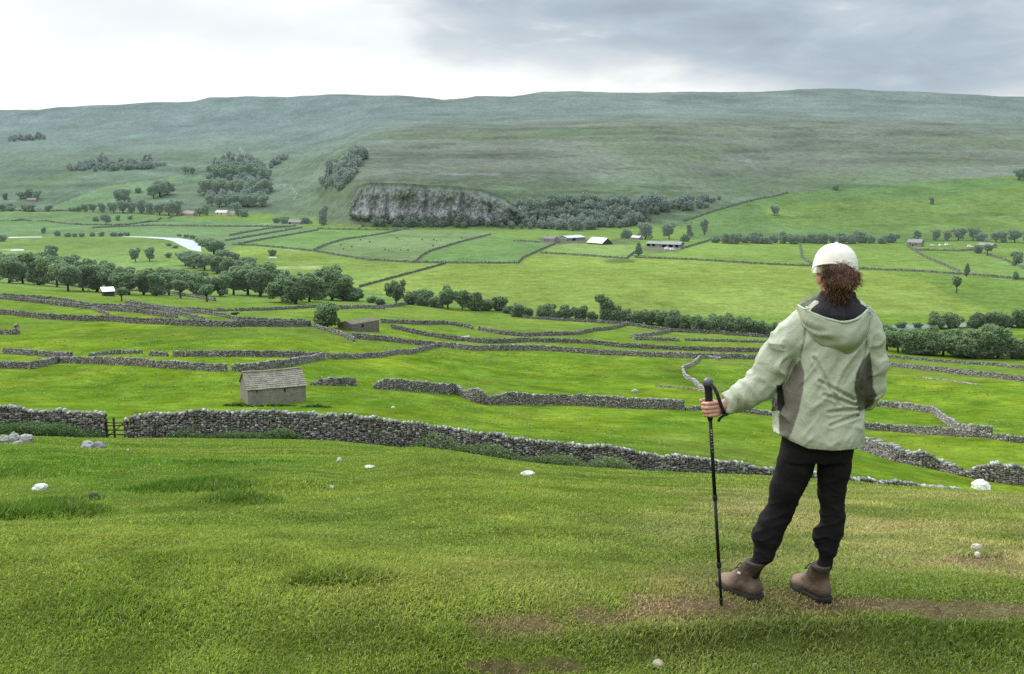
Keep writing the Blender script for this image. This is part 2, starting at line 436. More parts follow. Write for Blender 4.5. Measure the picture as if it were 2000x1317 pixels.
def ground_colour(x, y, z, near_only=False):
    px, py = proj(x, y, z)
    r = np.hypot(x, y)
    n1 = fbm(x * .9, y * .9, seed=21); n2 = fbm(x * .18, y * .12, seed=22); n3 = fbm(x * .03, y * .02, seed=23); n4 = fbm(x * .006, y * .004, seed=24)
    col = np.zeros(x.shape + (3,))
    near = C(118, 138, 56); nearB = C(102, 135, 48); dry = C(164, 156, 100); soil = C(152, 124, 102)
    mid = C(139, 166, 54); midB = C(120, 150, 48); rough = C(142, 158, 84)
    val = C(148, 174, 98)
    # near pasture: patchy, drier and browner towards the walker
    w = sstep(-.35, .5, n2 + .35 * n1)
    fg = near * (1 - w)[..., None] + nearB * w[..., None]
    dryness = sstep(-1.0, 2.5, x - 0.1 * (y - 6)) * (1 - sstep(11, 19, y)) * sstep(-.7, .4, n1 * .6 + n2) * .95
    fg = fg * (1 - dryness)[..., None] + dry * dryness[..., None]
    wn = (sstep(-1.6, .8, x) * (1 - sstep(5.2, 7.5, y)) * sstep(-.35, .45, n1 + .4 * n2) * .42)[..., None]; fg = fg * (1 - wn) + C(150, 134, 92) * wn
    # bare trodden strip on the ledge
    L = ledge_y(x)
    d = y - L - .15
    tr = np.exp(-((d - .07) / .10) ** 2) * sstep(-.75, .3, x) * sstep(-.15, .35, n1 + .5 * vnoise(x * 2.1, y * 5.0, seed=31) + .25)
    ns = .9 * n1 + .6 * vnoise(x * 9, y * 9, seed=33)
    tr = tr * .68 * sstep(-.15, .35, vnoise(x * 2.6 + 3, y * 7.0, seed=34) + .4 * n1)
    for (qx, qy, a, b, s) in SOIL:
        q = at_cache(qx, qy)
        e = ((x - q.x) / a) ** 2 + ((y - q.y) / b) ** 2 + ns
        tr = np.maximum(tr, s * (1 - sstep(.25, 1.1, e)))
    fg = fg * (1 - tr)[..., None] + soil * tr[..., None]
    if near_only: return np.clip(fg, .004, .8), tr
    # the fields below the wall
    w = sstep(-.5, .6, n3 + .5 * n2)
    md = mid * (1 - w)[..., None] + midB * w[..., None]
    n5 = fbm(x * .11, y * .05, seed=25, octaves=5, gain=.65); n6 = fbm(x * .35, y * .16, seed=26, octaves=3)
    md = md * (1 + .32 * n5 + .26 * n6)[..., None] * (1 + np.stack([.30 * n5, .0 * n5, .25 * n6], -1))
    yl = (sstep(.05, .6, fbm(x * .05 + 4, y * .03, seed=27)) * .5)[..., None]; md = md * (1 - yl) + C(148, 160, 76) * yl
    rg = sstep(170, 300, y) * sstep(.0, .5, n3 + .3 * n2) * .7
    md = md * (1 - rg)[..., None] + rough * rg[..., None]
    up = sstep(200, 420, y) * .8
    md = md * (1 - up)[..., None] + C(142, 168, 78) * up[..., None]
    k = sstep(48, 66, y)
    col = fg * (1 - k)[..., None] + md * k[..., None]
    # valley floor
    k = sstep(400, 500, y)
    vc = val * (1 + .10 * n4)[..., None]
    col = col * (1 - k)[..., None] + vc * k[..., None]
    # hillsides: green flank, brown-green moor, grey-green far moor with haze put into its colour
    wx = px + 9 * vnoise(x * .01, y * .01, seed=40); wy = py + 4 * vnoise(x * .012, y * .012, seed=41)
    onhill = sstep(-56.5, -50, z) * sstep(1150, 1290, y)
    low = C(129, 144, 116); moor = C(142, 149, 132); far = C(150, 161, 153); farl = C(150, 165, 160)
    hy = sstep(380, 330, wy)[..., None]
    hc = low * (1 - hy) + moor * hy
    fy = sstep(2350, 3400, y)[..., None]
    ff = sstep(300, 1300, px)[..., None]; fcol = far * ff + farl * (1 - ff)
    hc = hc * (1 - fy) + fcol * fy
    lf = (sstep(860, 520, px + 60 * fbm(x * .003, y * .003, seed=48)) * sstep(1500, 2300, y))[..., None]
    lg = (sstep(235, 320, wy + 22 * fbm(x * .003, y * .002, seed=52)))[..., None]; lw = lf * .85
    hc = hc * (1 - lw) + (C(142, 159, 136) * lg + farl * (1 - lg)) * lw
    # heather / limestone bands lying along the contours
    band = fbm(x * .004, z * .09 + y * .001, seed=44, octaves=5, gain=.62)
    hc = hc * (1 + (.42 * band + .22 * fbm(x * .03, z * .35, seed=45, octaves=3)) * (1 - .6 * fy[..., 0]) + .24 * n4 + .16 * fbm(x * .012, y * .012, seed=49, octaves=5, gain=.6))[..., None]
    pur = sstep(.15, .5, band)[..., None] * .4
    hc = hc * (1 - pur) + C(136, 136, 132) * pur
    gr = (sstep(.1, .45, fbm(x * .004 + 9, y * .003, seed=47)) * (1 - fy[..., 0]))[..., None] * .45
    hc = hc * (1 - gr) + C(136, 156, 116) * gr
    # dark skirts of scrub around the crag foot
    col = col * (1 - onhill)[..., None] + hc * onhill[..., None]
    for poly, c in FIELDS:
        m = inside(poly, px + 2.0 * vnoise(x * .02, y * .02, seed=50), py + 1.0 * vnoise(x * .02, y * .02, seed=51)) & (y > 440)
        v = (1 + .12 * n3 + .12 * n4 + .20 * fbm(x * .03, y * .008, seed=55))
        col = np.where(m[..., None], c * v[..., None], col)
    # darker turf under the hillside below the crag
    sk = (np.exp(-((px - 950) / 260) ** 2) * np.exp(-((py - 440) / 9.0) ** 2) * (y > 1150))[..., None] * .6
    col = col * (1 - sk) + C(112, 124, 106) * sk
    # pale gravel and trampled patches in the valley fields
    for (qx, qy, a, b, c, s) in PATCHES:
        e = ((px - qx) / a) ** 2 + ((py - qy) / b) ** 2 + .7 * n3 + .4 * vnoise(x * .15, y * .15, seed=60)
        kk = (s * (1 - sstep(.4, 1.1, e)) * (y > 66))[..., None]
        col = col * (1 - kk) + c * kk
    # fell track on the far slope
    for line, wd in TRACKS:
        dd = np.full(x.shape, 1e9)
        for (a, b) in zip(line[:-1], line[1:]):
            vx, vy = b[0] - a[0], b[1] - a[1]
            t = np.clip(((px - a[0]) * vx + (py - a[1]) * vy) / (vx * vx + vy * vy), 0, 1)
            dd = np.minimum(dd, np.hypot(px - a[0] - t * vx, (py - a[1] - t * vy)))
        kk = ((1 - sstep(wd * .5, wd, dd)) * (y > 1300))[..., None] * .75
        col = col * (1 - kk) + C(190, 196, 176) * kk
    return np.clip(col, .004, .8), tr * (1 - k)

SOIL = [(668,1147,.11,.10,.85),(1250,1170,.12,.10,.5),(985,1306,.16,.04,.6),(1085,1303,.14,.035,.5),(1910,1095,.20,.16,.6),(1880,1102,.3,.10,.55),(1240,1205,.35,.10,.5),(1340,1195,.25,.08,.55),
        (1690,1185,.35,.08,.75),(1850,1190,.35,.10,.6),(1310,1120,.12,.08,.35),(150,870,.5,.4,.0),(1540,1160,.2,.1,.4)]
PATCHES = [(920,340,62,2.4,C(164,166,158),.65),(1028,352,26,2.2,C(164,166,158),.6),(1335,352,42,3,C(156,156,146),.5),(1365,372,85,2.2,C(160,162,146),.5),(1450,296,42,4,C(110,116,110),.6),(1650,364,95,5,C(108,122,102),.6),(1560,250,60,3,C(116,122,116),.5),(1800,300,70,3,C(112,120,112),.5),(1000,310,60,2.5,C(120,126,116),.5),(820,288,40,4,C(112,116,114),.6),(1200,330,70,2.5,C(118,126,110),.5),(1900,420,90,5,C(104,130,90),.5),(1560,425,70,3,C(106,132,92),.5),(1750,440,90,3,C(104,130,92),.45),(340,330,60,5,C(116,136,124),.6),(60,340,70,6,C(120,138,132),.5),(570,340,40,8,C(128,146,118),.5),(250,345,60,8,C(126,146,124),.5),(575,488,30,2.2,C(196,206,160),.7),(530,503,14,1.6,C(196,206,180),.8),(590,523,60,3.0,C(206,214,160),.7),(20,488,22,1.6,C(208,214,190),.8),(1205,511,38,5,C(100,120,82),.75),
           (1275,525,20,6,C(150,180,86),.5),(1100,470,60,8,C(126,122,112),.8),(1290,487,45,9,C(132,128,118),.75),(1200,472,60,6,C(120,126,104),.7),(880,463,120,3,C(120,130,90),.5),
           (1400,760,26,9,C(134,140,88),.5),(970,742,60,9,C(120,140,64),.35),(1050,664,90,4,C(150,160,96),.45),(330,604,120,4,C(150,154,90),.5),(300,656,220,10,C(118,140,60),.5),
           (1130,625,170,8,C(166,182,92),.5),(240,575,120,6,C(160,174,92),.6),(820,612,110,10,C(160,176,84),.5)]
TRACKS = [([(538,362),(556,361),(570,368),(578,378),(576,388)],1.6),([(455,304),(468,320)],1.6),([(469,290),(475,298)],1.8),([(521,326),(525,335)],1.6)]
_ac = {}
def at_cache(px, py):
    if (px, py) not in _ac: _ac[(px, py)] = at(px, py)
    return _ac[(px, py)]

def build_terrain():
    xs, ys, zs = GX.ravel(), GY.ravel(), H.ravel()
    V = np.stack([xs, ys, zs], 1)
    V = np.concatenate([V, [[0, 0, -1.735]]])
    i = np.arange(nA)[:, None]; j = np.arange(nR - 1)[None, :]
    a = i * nR + j; b = ((i + 1) % nA) * nR + j
    q = np.stack([a, a + 1, b + 1, b], -1).reshape(-1, 4)
    c = np.arange(nA) * nR; tri = np.stack([np.full(nA, nA * nR), c, np.roll(c, -1)], 1)
    me = mesh_np('ground', V, [q, tri], smooth=True)
    col, soil = ground_colour(GX, GY, H)
    col = col.reshape(-1, 3)
    back = (np.cos(AZs) < .5)[:, None] & np.ones(nR, bool)[None, :]
    col[back.ravel()] = C(108, 140, 44)
    set_col(me, np.concatenate([col, [C(108, 134, 44)]]))
    # material: colour sheet broken up at every scale
    m, nt, out = new_mat('turf')
    at_ = N(nt, 'ShaderNodeAttribute', attribute_name='Col'); c = at_.outputs['Color']
    for sc, lo, hi, st in ((0.012, .92, 1.08, (1, 1, 1)), (0.09, .76, 1.24, (1, 1.0, 1)), (0.45, .72, 1.28, (1, 1, 1)), (2.6, .68, 1.32, (1, 1, 1)), (24.0, .66, 1.34, (1, 1, 1))):
        n = noise(nt, sc, 4, .6, 'World', st)
        c = mixc(nt, c, ramp(nt, n, [(.28, (lo, lo, lo * .96)), (.72, (hi, hi, hi * 1.02))]), 1.0, 'MULTIPLY')
    # small dark tussocks scattered through the middle fields
    n = noise(nt, 1.1, 3, .7, 'World'); t = ramp(nt, n, [(.62, (1, 1, 1)), (.72, (.62, .66, .6))])
    c = mixc(nt, c, t, 1.0, 'MULTIPLY')
    b = N(nt, 'ShaderNodeBsdfDiffuse'); nt.links.new(c, b.inputs['Color'])
    bp = N(nt, 'ShaderNodeBump'); bp.inputs['Strength'].default_value = .6; bp.inputs['Distance'].default_value = .12
    nt.links.new(noise(nt, 4.0, 6, .7, 'World'), bp.inputs['Height']); nt.links.new(bp.outputs[0], b.inputs['Normal'])
    nt.links.new(b.outputs[0], out.inputs[0])
    o = obj('ground', me, m); tag(o, kind='structure')
    return o
build_terrain()
# ================================================================== CAMERA, SKY, SUN
cam = bpy.data.cameras.new('camera'); co = bpy.data.objects.new('camera', cam); COL.objects.link(co)
cam.sensor_fit = 'HORIZONTAL'; cam.sensor_width = 36.0; cam.lens = 36.0 * F_PX / 2000.0
cam.clip_start = 0.05; cam.clip_end = 20000
co.rotation_euler = (math.radians(90) - PITCH, 0, 0)
SC.camera = co
SC.view_settings.view_transform = 'Standard'; SC.view_settings.look = 'None'; SC.view_settings.exposure = 0; SC.view_settings.gamma = 1
SC.cycles.use_denoising = False
SC.cycles.max_bounces = 5; SC.cycles.diffuse_bounces = 3; SC.cycles.glossy_bounces = 2; SC.cycles.transmission_bounces = 3; SC.cycles.transparent_max_bounces = 6
SC.cycles.use_adaptive_sampling = False

SUN_EL, SUN_AZ = math.radians(38), math.radians(-32)     # ahead of the camera and to its left, behind thin cloud
sd = bpy.data.lights.new('sun', 'SUN'); sd.energy = 1.5; sd.angle = math.radians(12); sd.color = (1.0, .96, .88)
so = bpy.data.objects.new('sun', sd); COL.objects.link(so)
dirv = Vector((math.sin(SUN_AZ) * math.cos(SUN_EL), math.cos(SUN_AZ) * math.cos(SUN_EL), math.sin(SUN_EL)))
so.rotation_euler = dirv.to_track_quat('Z', 'Y').to_euler(); so.location = (-300, 500, 700)

def build_world():
    w = bpy.data.worlds.new('World'); SC.world = w; w.use_nodes = True
    nt = w.node_tree; nt.nodes.clear(); L = nt.links.new
    out = nt.nodes.new('ShaderNodeOutputWorld'); bg = nt.nodes.new('ShaderNodeBackground')
    sky = nt.nodes.new('ShaderNodeTexSky'); sky.sky_type = 'NISHITA'; sky.sun_disc = False
    sky.sun_elevation = SUN_EL; sky.sun_rotation = SUN_AZ
    sky.air_density = 1.0; sky.dust_density = 2.5; sky.ozone_density = 1.0
    tc = nt.nodes.new('ShaderNodeTexCoord'); sep = nt.nodes.new('ShaderNodeSeparateXYZ'); L(tc.outputs['Generated'], sep.inputs[0])
    def M(op, a, b=None, c=None, clamp=False):
        n = nt.nodes.new('ShaderNodeMath'); n.operation = op; n.use_clamp = clamp
        for i, v in enumerate((a, b, c)):
            if v is None: continue
            if isinstance(v, (int, float)): n.inputs[i].default_value = v
            else: L(v, n.inputs[i])
        return n.outputs[0]
    X, Y, Z = sep.outputs
    azi = M('ARCTAN2', X, Y)                         # bearing, 0 = straight ahead
    ele = M('ARCSINE', Z)
    def nz(scale, detail, rough, dist, sx, sz, off=(0, 0, 0)):
        mp = nt.nodes.new('ShaderNodeMapping'); mp.inputs['Scale'].default_value = (sx, sx, sz); mp.inputs['Location'].default_value = off
        L(tc.outputs['Generated'], mp.inputs[0])
        n = nt.nodes.new('ShaderNodeTexNoise'); n.inputs['Scale'].default_value = scale; n.inputs['Detail'].default_value = detail
        n.inputs['Roughness'].default_value = rough; n.inputs['Distortion'].default_value = dist
        L(mp.outputs[0], n.inputs['Vector']); return n.outputs['Fac']
    nA_ = nz(4.2, 6, .52, .25, 1.0, 3.6, (1.3, .4, .2)); nB_ = nz(8.5, 5, .52, .35, 1.0, 3.4, (4.1, 0, 2.2)); nC_ = nz(2.4, 5, .55, .2, 1, 2.4, (.2, 3.3, 1.1))
    azi = M('ADD', azi, M('MULTIPLY', M('SUBTRACT', nC_, .5), .30)); azi = M('ADD', azi, M('MULTIPLY', M('SUBTRACT', nB_, .5), .08))
    # the grey deck: its lower edge drops towards the right, ragged
    edge = M('MULTIPLY_ADD', azi, -.19, .127)                       # elevation of the edge against bearing
    edge = M('MAXIMUM', edge, .055)
    left = M('MULTIPLY', M('SUBTRACT', -.04, azi, clamp=True), .34)
    dz = M('SUBTRACT', M('SUBTRACT', ele, edge), left)
    rag = M('MULTIPLY', M('SUBTRACT', nA_, .5), .10)
    rag2 = M('MULTIPLY', M('SUBTRACT', nB_, .5), .07)
    dz = M('ADD', M('ADD', dz, rag), rag2)
    deck = M('SMOOTHSTEP', 0, 1, 1) if False else None
    mr = nt.nodes.new('ShaderNodeMapRange'); mr.interpolation_type = 'SMOOTHSTEP'
    L(dz, mr.inputs[0]); mr.inputs[1].default_value = -.030; mr.inputs[2].default_value = .040
    deck = mr.outputs[0]
    # thin grey veils high on the left
    veil = nt.nodes.new('ShaderNodeMapRange'); veil.interpolation_type = 'SMOOTHSTEP'
    L(nC_, veil.inputs[0]); veil.inputs[1].default_value = .36; veil.inputs[2].default_value = .62
    hi = nt.nodes.new('ShaderNodeMapRange'); L(ele, hi.inputs[0]); hi.inputs[1].default_value = .075; hi.inputs[2].default_value = .135
    vfac = M('MULTIPLY', M('MULTIPLY', veil.outputs[0], hi.outputs[0]), .75)
    bright = (1.12, 1.13, 1.10)
    deckc = ramp(nt, nB_, [(.28, (.39, .465, .545)), (.48, (.465, .56, .645)), (.64, (.58, .66, .73)), (.76, (.88, .90, .92))])
    veilc = ramp(nt, nA_, [(.3, (.74, .84, .90)), (.7, (.93, .97, .99))])
    c = mixc(nt, bright, veilc, vfac); c = mixc(nt, c, deckc, deck)
    # overcast dome: three times as bright overhead as at the horizon, brighter towards the hidden sun
    gain = nt.nodes.new('ShaderNodeMapRange'); gain.interpolation_type = 'SMOOTHSTEP'
    L(ele, gain.inputs[0]); gain.inputs[1].default_value = .19; gain.inputs[2].default_value = 1.1; gain.inputs[3].default_value = 1.0; gain.inputs[4].default_value = 3.85
    dot = nt.nodes.new('ShaderNodeVectorMath'); dot.operation = 'DOT_PRODUCT'; L(tc.outputs['Generated'], dot.inputs[0]); dot.inputs[1].default_value = tuple(dirv)
    glow = nt.nodes.new('ShaderNodeMapRange'); glow.interpolation_type = 'SMOOTHSTEP'
    L(dot.outputs['Value'], glow.inputs[0]); glow.inputs[1].default_value = .55; glow.inputs[2].default_value = 1.0; glow.inputs[3].default_value = 0.0; glow.inputs[4].default_value = 2.6
    hi2 = nt.nodes.new('ShaderNodeMapRange'); L(ele, hi2.inputs[0]); hi2.inputs[1].default_value = .17; hi2.inputs[2].default_value = .40
    g = M('ADD', gain.outputs[0], M('MULTIPLY', glow.outputs[0], hi2.outputs[0]))
    sc = nt.nodes.new('ShaderNodeVectorMath'); sc.operation = 'SCALE'; L(c, sc.inputs[0]); L(g, sc.inputs['Scale'])
    # clear sky behind the cloud
    sk = nt.nodes.new('ShaderNodeVectorMath'); sk.operation = 'SCALE'; L(sky.outputs[0], sk.inputs[0]); sk.inputs['Scale'].default_value = .07
    fin = mixc(nt, sk.outputs[0], sc.outputs[0], .94)
    L(fin, bg.inputs[0]); bg.inputs[1].default_value = 1.0
    L(bg.outputs[0], out.inputs[0])
build_world()
# ================================================================== DRY-STONE WALLS
STONE = None
def stone_mat():
    global STONE
    if STONE is None:
        m, nt, out = new_mat('limestone')
        a = N(nt, 'ShaderNodeAttribute', attribute_name='Col')
        n = noise(nt, 5.0, 5, .65, 'World'); n2 = noise(nt, 31.0, 3, .65, 'World'); n3 = noise(nt, .7, 3, .6, 'World')
        c = mixc(nt, a.outputs['Color'], ramp(nt, n, [(.3, (.68, .67, .66)), (.7, (1.3, 1.3, 1.28))]), 1.0, 'MULTIPLY')
        c = mixc(nt, c, ramp(nt, n2, [(.3, (.75, .75, .75)), (.7, (1.25, 1.25, 1.25))]), 1.0, 'MULTIPLY')
        c = mixc(nt, c, (.075, .085, .04), ramp(nt, n3, [(.52, (0, 0, 0)), (.75, (.55, .55, .55))]))     # moss and lichen
        b = N(nt, 'ShaderNodeBsdfDiffuse'); nt.links.new(c, b.inputs['Color'])
        bp = N(nt, 'ShaderNodeBump'); bp.inputs['Strength'].default_value = .7; bp.inputs['Distance'].default_value = .05
        nt.links.new(n2, bp.inputs['Height']); nt.links.new(bp.outputs[0], b.inputs['Normal'])
        nt.links.new(b.outputs[0], out.inputs[0]); STONE = m
    return STONE

BOXF = np.array([(0,3,2,1),(4,5,6,7),(0,1,5,4),(1,2,6,5),(2,3,7,6),(3,0,4,7)])
BOXV = np.array([(-1,-1,-1),(1,-1,-1),(1,1,-1),(-1,1,-1),(-1,-1,1),(1,-1,1),(1,1,1),(-1,1,1)], float) * .5

def resample(pts, step):
    P = np.array([(p[0], p[1]) for p in pts], float)
    d = np.concatenate([[0], np.cumsum(np.hypot(*np.diff(P, axis=0).T))])
    n = max(2, int(d[-1] / step) + 1)
    s = np.linspace(0, d[-1], n)
    return np.stack([np.interp(s, d, P[:, 0]), np.interp(s, d, P[:, 1])], 1), s

def stones(C_, S_, ang, jit, col):
    """many rough blocks at once: centres (n,3), sizes (n,3), heading (n,), base colours (n,3)"""
    n = len(C_)
    v = np.repeat(BOXV[None], n, 0) + RNG.uniform(-jit, jit, (n, 8, 3))
    # pull the corners in a little, unevenly, so that the blocks look broken rather than sawn
    v *= S_[:, None, :]
    ca, sa = np.cos(ang)[:, None], np.sin(ang)[:, None]
    x = v[..., 0] * ca - v[..., 1] * sa; y = v[..., 0] * sa + v[..., 1] * ca
    V = np.stack([x, y, v[..., 2]], -1) + C_[:, None, :]
    Fq = (BOXF[None] + 8 * np.arange(n)[:, None, None]).reshape(-1, 4)
    return V.reshape(-1, 3), Fq, np.repeat(col, 8, 0)

def stone_wall(pts, h, label, w=0.55, st=None, ragged=.15, cope=True, haze=0.0, gap=None, name='dry_stone_wall', group='dry-stone field walls', hs=None, tone=1.0, lean=0.0):
    """pts: world (x, y) along the foot; h: height; st: size of stone; hs: relative height at each point"""
    pts = [(p[0], p[1]) for p in pts]
    r = np.mean([math.hypot(*p) for p in pts])
    st = st or max(.17, r * .0015)
    P, s = resample(pts, st * 1.15)
    n = len(P)
    T = np.gradient(P, axis=0); ang = np.arctan2(T[:, 1], T[:, 0])
    nx, ny = -np.sin(ang), np.cos(ang)
    g = ground(P[:, 0], P[:, 1])
    rel = np.ones(n)
    if hs is not None:
        P0 = np.array(pts); d0 = np.concatenate([[0], np.cumsum(np.hypot(*np.diff(P0, axis=0).T))])
        rel = np.interp(s, d0, hs)
    top = h * rel * (1 + ragged * fbm(s * .22, s * 0 + r, seed=71, octaves=3) + ragged * .5 * vnoise(s * 1.3, s * 0 + r, seed=72))
    sh = st * .72
    rowsn = max(2, int(round(h * 1.15 / sh)))
    Cs, Ss, As, Ks = [], [], [], []
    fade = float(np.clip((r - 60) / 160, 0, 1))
    base = np.array([.185, .168, .152]) * tone * (1 + .55 * fade)          # wall stones paler with distance
    for k in range(rowsn):
        z = (k + .5) * sh
        ok = z < top
        if not ok.any(): continue
        for side in (-1, 1):
            off = side * (w / 2 * (1 - .35 * z / max(h, .1)) - st * .22)
            m = ok.sum()
            Cx = P[ok, 0] + nx[ok] * (off + RNG.normal(0, st * .09, m)) + RNG.uniform(-.3, .3, m) * st * np.cos(ang[ok])
            Cy = P[ok, 1] + ny[ok] * (off + RNG.normal(0, st * .09, m)) + RNG.uniform(-.3, .3, m) * st * np.sin(ang[ok])
            Cz = g[ok] + z - sh * .3 + RNG.normal(0, sh * .13, m)
            Cs.append(np.stack([Cx, Cy, Cz], 1))
            Ss.append(np.stack([st * RNG.uniform(.7, 1.5, m), st * RNG.uniform(.6, .95, m), sh * RNG.uniform(.7, 1.3, m)], 1))
            As.append(ang[ok] + RNG.normal(0, .14, m))
            t = RNG.lognormal(-.04, .36 - .14 * fade, m)[:, None] * base * (1 + RNG.normal(0, .05, (m, 3)))
            t[RNG.random(m) < .07] = np.array([.42, .41, .385]) * tone
            Ks.append(t)
    if cope:   # upright copestones along the top, coloured paler
        ok = top > h * .55
        m = ok.sum()
        Cs.append(np.stack([P[ok, 0] + RNG.normal(0, .05, m), P[ok, 1] + RNG.normal(0, .05, m), g[ok] + top[ok] + st * .18 + RNG.normal(0, st * .12, m)], 1))
        Ss.append(np.stack([st * RNG.uniform(.45, 1.15, m), np.full(m, w * .75) * RNG.uniform(.7, 1.1, m), st * RNG.uniform(.7, 1.35, m)], 1))
        As.append(ang[ok] + RNG.normal(0, .2, m))
        t = (np.array([.28, .275, .258]) * (1 - .25 * fade)) * tone * RNG.lognormal(0, .3, m)[:, None]
        t[RNG.random(m) < .2 * (1 - .8 * fade)] = np.array([.44, .435, .405]) * tone
        Ks.append(t)
    # packed core so that no daylight shows through the joints
    C_ = np.concatenate(Cs); S_ = np.concatenate(Ss); A_ = np.concatenate(As); K_ = np.concatenate(Ks)
    V, Fq, K8 = stones(C_, S_, A_, .13, K_)
    tw = np.minimum(top, h * 1.2)
    cv = []
    for off, zz in ((-.40, -.15), (-.26, 1), (.26, 1), (.40, -.15)):
        zc = g + (zz * tw * .93 if zz > 0 else zz)
        cv.append(np.stack([P[:, 0] + nx * w * off, P[:, 1] + ny * w * off, zc], 1))
    cv = np.stack(cv, 1).reshape(-1, 3); i = np.arange(n - 1)[:, None] * 4
    cf = np.concatenate([np.concatenate([i + k, i + 4 + k, i + 5 + k, i + 1 + k], 1) for k in range(3)] + [np.array([[0, 1, 2, 3]]), np.array([[3, 2, 1, 0]]) + (n - 1) * 4])
    V = np.concatenate([V, cv]); Fq = np.concatenate([Fq, cf + len(K8)])
    K8 = np.concatenate([K8, np.tile(np.array([.045, .043, .038]) * tone * (1 + 2.8 * fade), (len(cv), 1))])
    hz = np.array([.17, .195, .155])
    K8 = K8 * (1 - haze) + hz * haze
    o3 = np.array([P[n // 2, 0], P[n // 2, 1], float(g[n // 2])])
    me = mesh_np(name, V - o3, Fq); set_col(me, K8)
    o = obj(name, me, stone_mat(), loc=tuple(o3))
    return tag(o, label, 'wall', group, 'thing')

def px_line(L, ymin=40.0):
    return [at(a, b, ymin) for a, b in L]

def far_wall(L, label, h=1.3, ymin=60.0, hs=None, haze=None, cope=True, tone=.9, ragged=.15, w=.6):
    pts = px_line(L, ymin)
    r = np.mean([p.length for p in pts])
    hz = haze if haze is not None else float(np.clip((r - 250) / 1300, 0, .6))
    if r > 150: h *= .76; w *= .8
    return stone_wall(pts, h, label, w=w, st=max(.20, r * .0014), haze=hz, hs=hs, cope=cope, tone=tone, ragged=ragged)

def Yp(px, Y):
    u = ray(px, 900)[0]
    return (u * Y, Y)

# the wall across the foot of the near pasture, left and right of the gateway
stone_wall([Yp(-60, 58), Yp(60, 58.5), Yp(130, 58.5), Yp(208, 58.5)], 1.62, 'tall near stone wall ending in a squared head left of the wooden gate', st=.155, tone=1.0, group='walls of the near pasture')
stone_wall([Yp(252, 58.5), Yp(330, 58.8), Yp(470, 59), Yp(640, 59), Yp(800, 59), Yp(1000, 59), Yp(1210, 59), Yp(1300, 59.5), Yp(1345, 59.5), Yp(1500, 60), Yp(1700, 61), Yp(1880, 62)], 1.62,
           'long near stone wall with pale copestones running from the wooden gate down behind the walker', st=.155, hs=[.78, 1.0, 1.04, 1.03, 1.0, 1.0, 1.0, .98, 1.08, 1.0, .98, .95], group='walls of the near pasture')
# crumbling wall lower down on the right, behind the walker's legs
p = [at(1640, 868, 70), at(1690, 881, 70), at(1722, 892, 70), at(1757, 903, 70), at(1800, 912, 70), at(1842, 920, 70), at(1880, 930, 70), at(1930, 940, 70), at(2010, 949, 70), at(2080, 956, 70)]
stone_wall(p, 1.35, 'slumped broad wall with a tumbled gap above the white boulder, right of the walker', w=.9, st=.24, hs=[.8, .9, 1.0, .9, 1.1, .75, .35, 1.15, 1.2, 1.1], ragged=.3, tone=1.05, group='walls of the near pasture')
# broken wall through the middle field
far_wall([(609, 752.5), (650, 752.5), (692, 753.5)], 'short stub of broken wall standing alone just right of the stone barn', 1.05, 80, hs=[.4, 1, .9], ragged=.25, tone=.95)
far_wall([(730, 759), (755, 761), (807, 765), (850, 768), (891, 770), (909, 777), (925, 785), (941, 789.5), (954, 789.5), (1000, 790.5), (1105, 791.5), (1245, 798.5), (1334, 801)],
         'broken middle wall that dips at a collapsed corner in the centre of the green fields', 1.5, 80, hs=[.35, 1, 1, 1, .8, .55, 1.2, 1.15, .6, 1, 1, 1, .9], ragged=.22, tone=.98)
far_wall([(1340, 801.5), (1380, 801), (1425, 802), (1454, 806), (1500, 812), (1560, 820), (1620, 829), (1678, 837.5), (1737, 842), (1780, 846), (1825, 850), (1895, 854), (1940, 857), (1968, 863), (2040, 870)],
         'long low wall passing behind the walking pole and the waist of the walker', 1.15, 80, hs=[.5, .55, .6, .8, .7, .9, 1, 1.1, 1.1, 1.05, 1.2, 1, .6, .9, .8], ragged=.25, tone=.98)
far_wall([(1640, 788), (1702, 792.5), (1755, 797.5), (1825, 807.5), (1846, 826), (1867, 839), (1902, 846), (1935, 849)], 'bent wall that turns downhill in a hook right of the walker', 1.25, 80, ragged=.2, tone=1.1)
# left-hand walls
far_wall([(-40, 720), (0, 719.5), (63, 721), (85, 716), (105, 711), (112, 708.5), (210, 712), (315, 719), (400, 724), (441, 726)], 'bending wall across the left fields that stops short of the barn', 1.25, 100, tone=.95)
far_wall([(7, 691), (40, 693), (73.5, 695.5)], 'short far-left wall stump, the uppermost of the broken pieces there', 1.1, 100)
far_wall([(80, 696), (110, 699), (140, 700.5)], 'short wall piece just above the bend of the left wall', 1.1, 100, tone=.9)
far_wall([(175, 696), (230, 692), (276, 691)], 'low ruined wall line lying above the bending left wall', .8, 100, hs=[.6, 1, .7])
far_wall([(294, 695), (310, 696), (326, 696.5)], 'tiny wall fragment in the gap of the broken left line', .9, 100)
far_wall([(340, 696.5), (349, 696.5), (358, 697)], 'knob of tumbled stones next to a broken wall end on the left', 1.1, 100, ragged=.3)
far_wall([(366, 696.5), (430, 697), (490, 697.5), (560, 698), (625, 699)], 'straight wall above the barn running to the sloping wall', 1.15, 100, tone=.85)
far_wall([(455, 726), (500, 723), (560, 716.5), (600, 708), (632, 700.5)], 'sloping wall with bright top rising to the right behind the barn', 1.25, 100, tone=1.0)
far_wall([(640, 700), (655, 702.5), (737, 699), (800, 692), (835, 683), (857, 677)], 'thin wall curving up to the right towards the wall junction', 1.05, 100, tone=.85)
far_wall([(-40, 610), (0, 614), (87, 623.5), (210, 628), (332, 635), (400, 638), (455, 639.5), (540, 638.5), (605, 637.5)], 'thick dark wall along the lynchets on the left, ending below the lone round tree', 1.75, 130, tone=.72, w=.9)
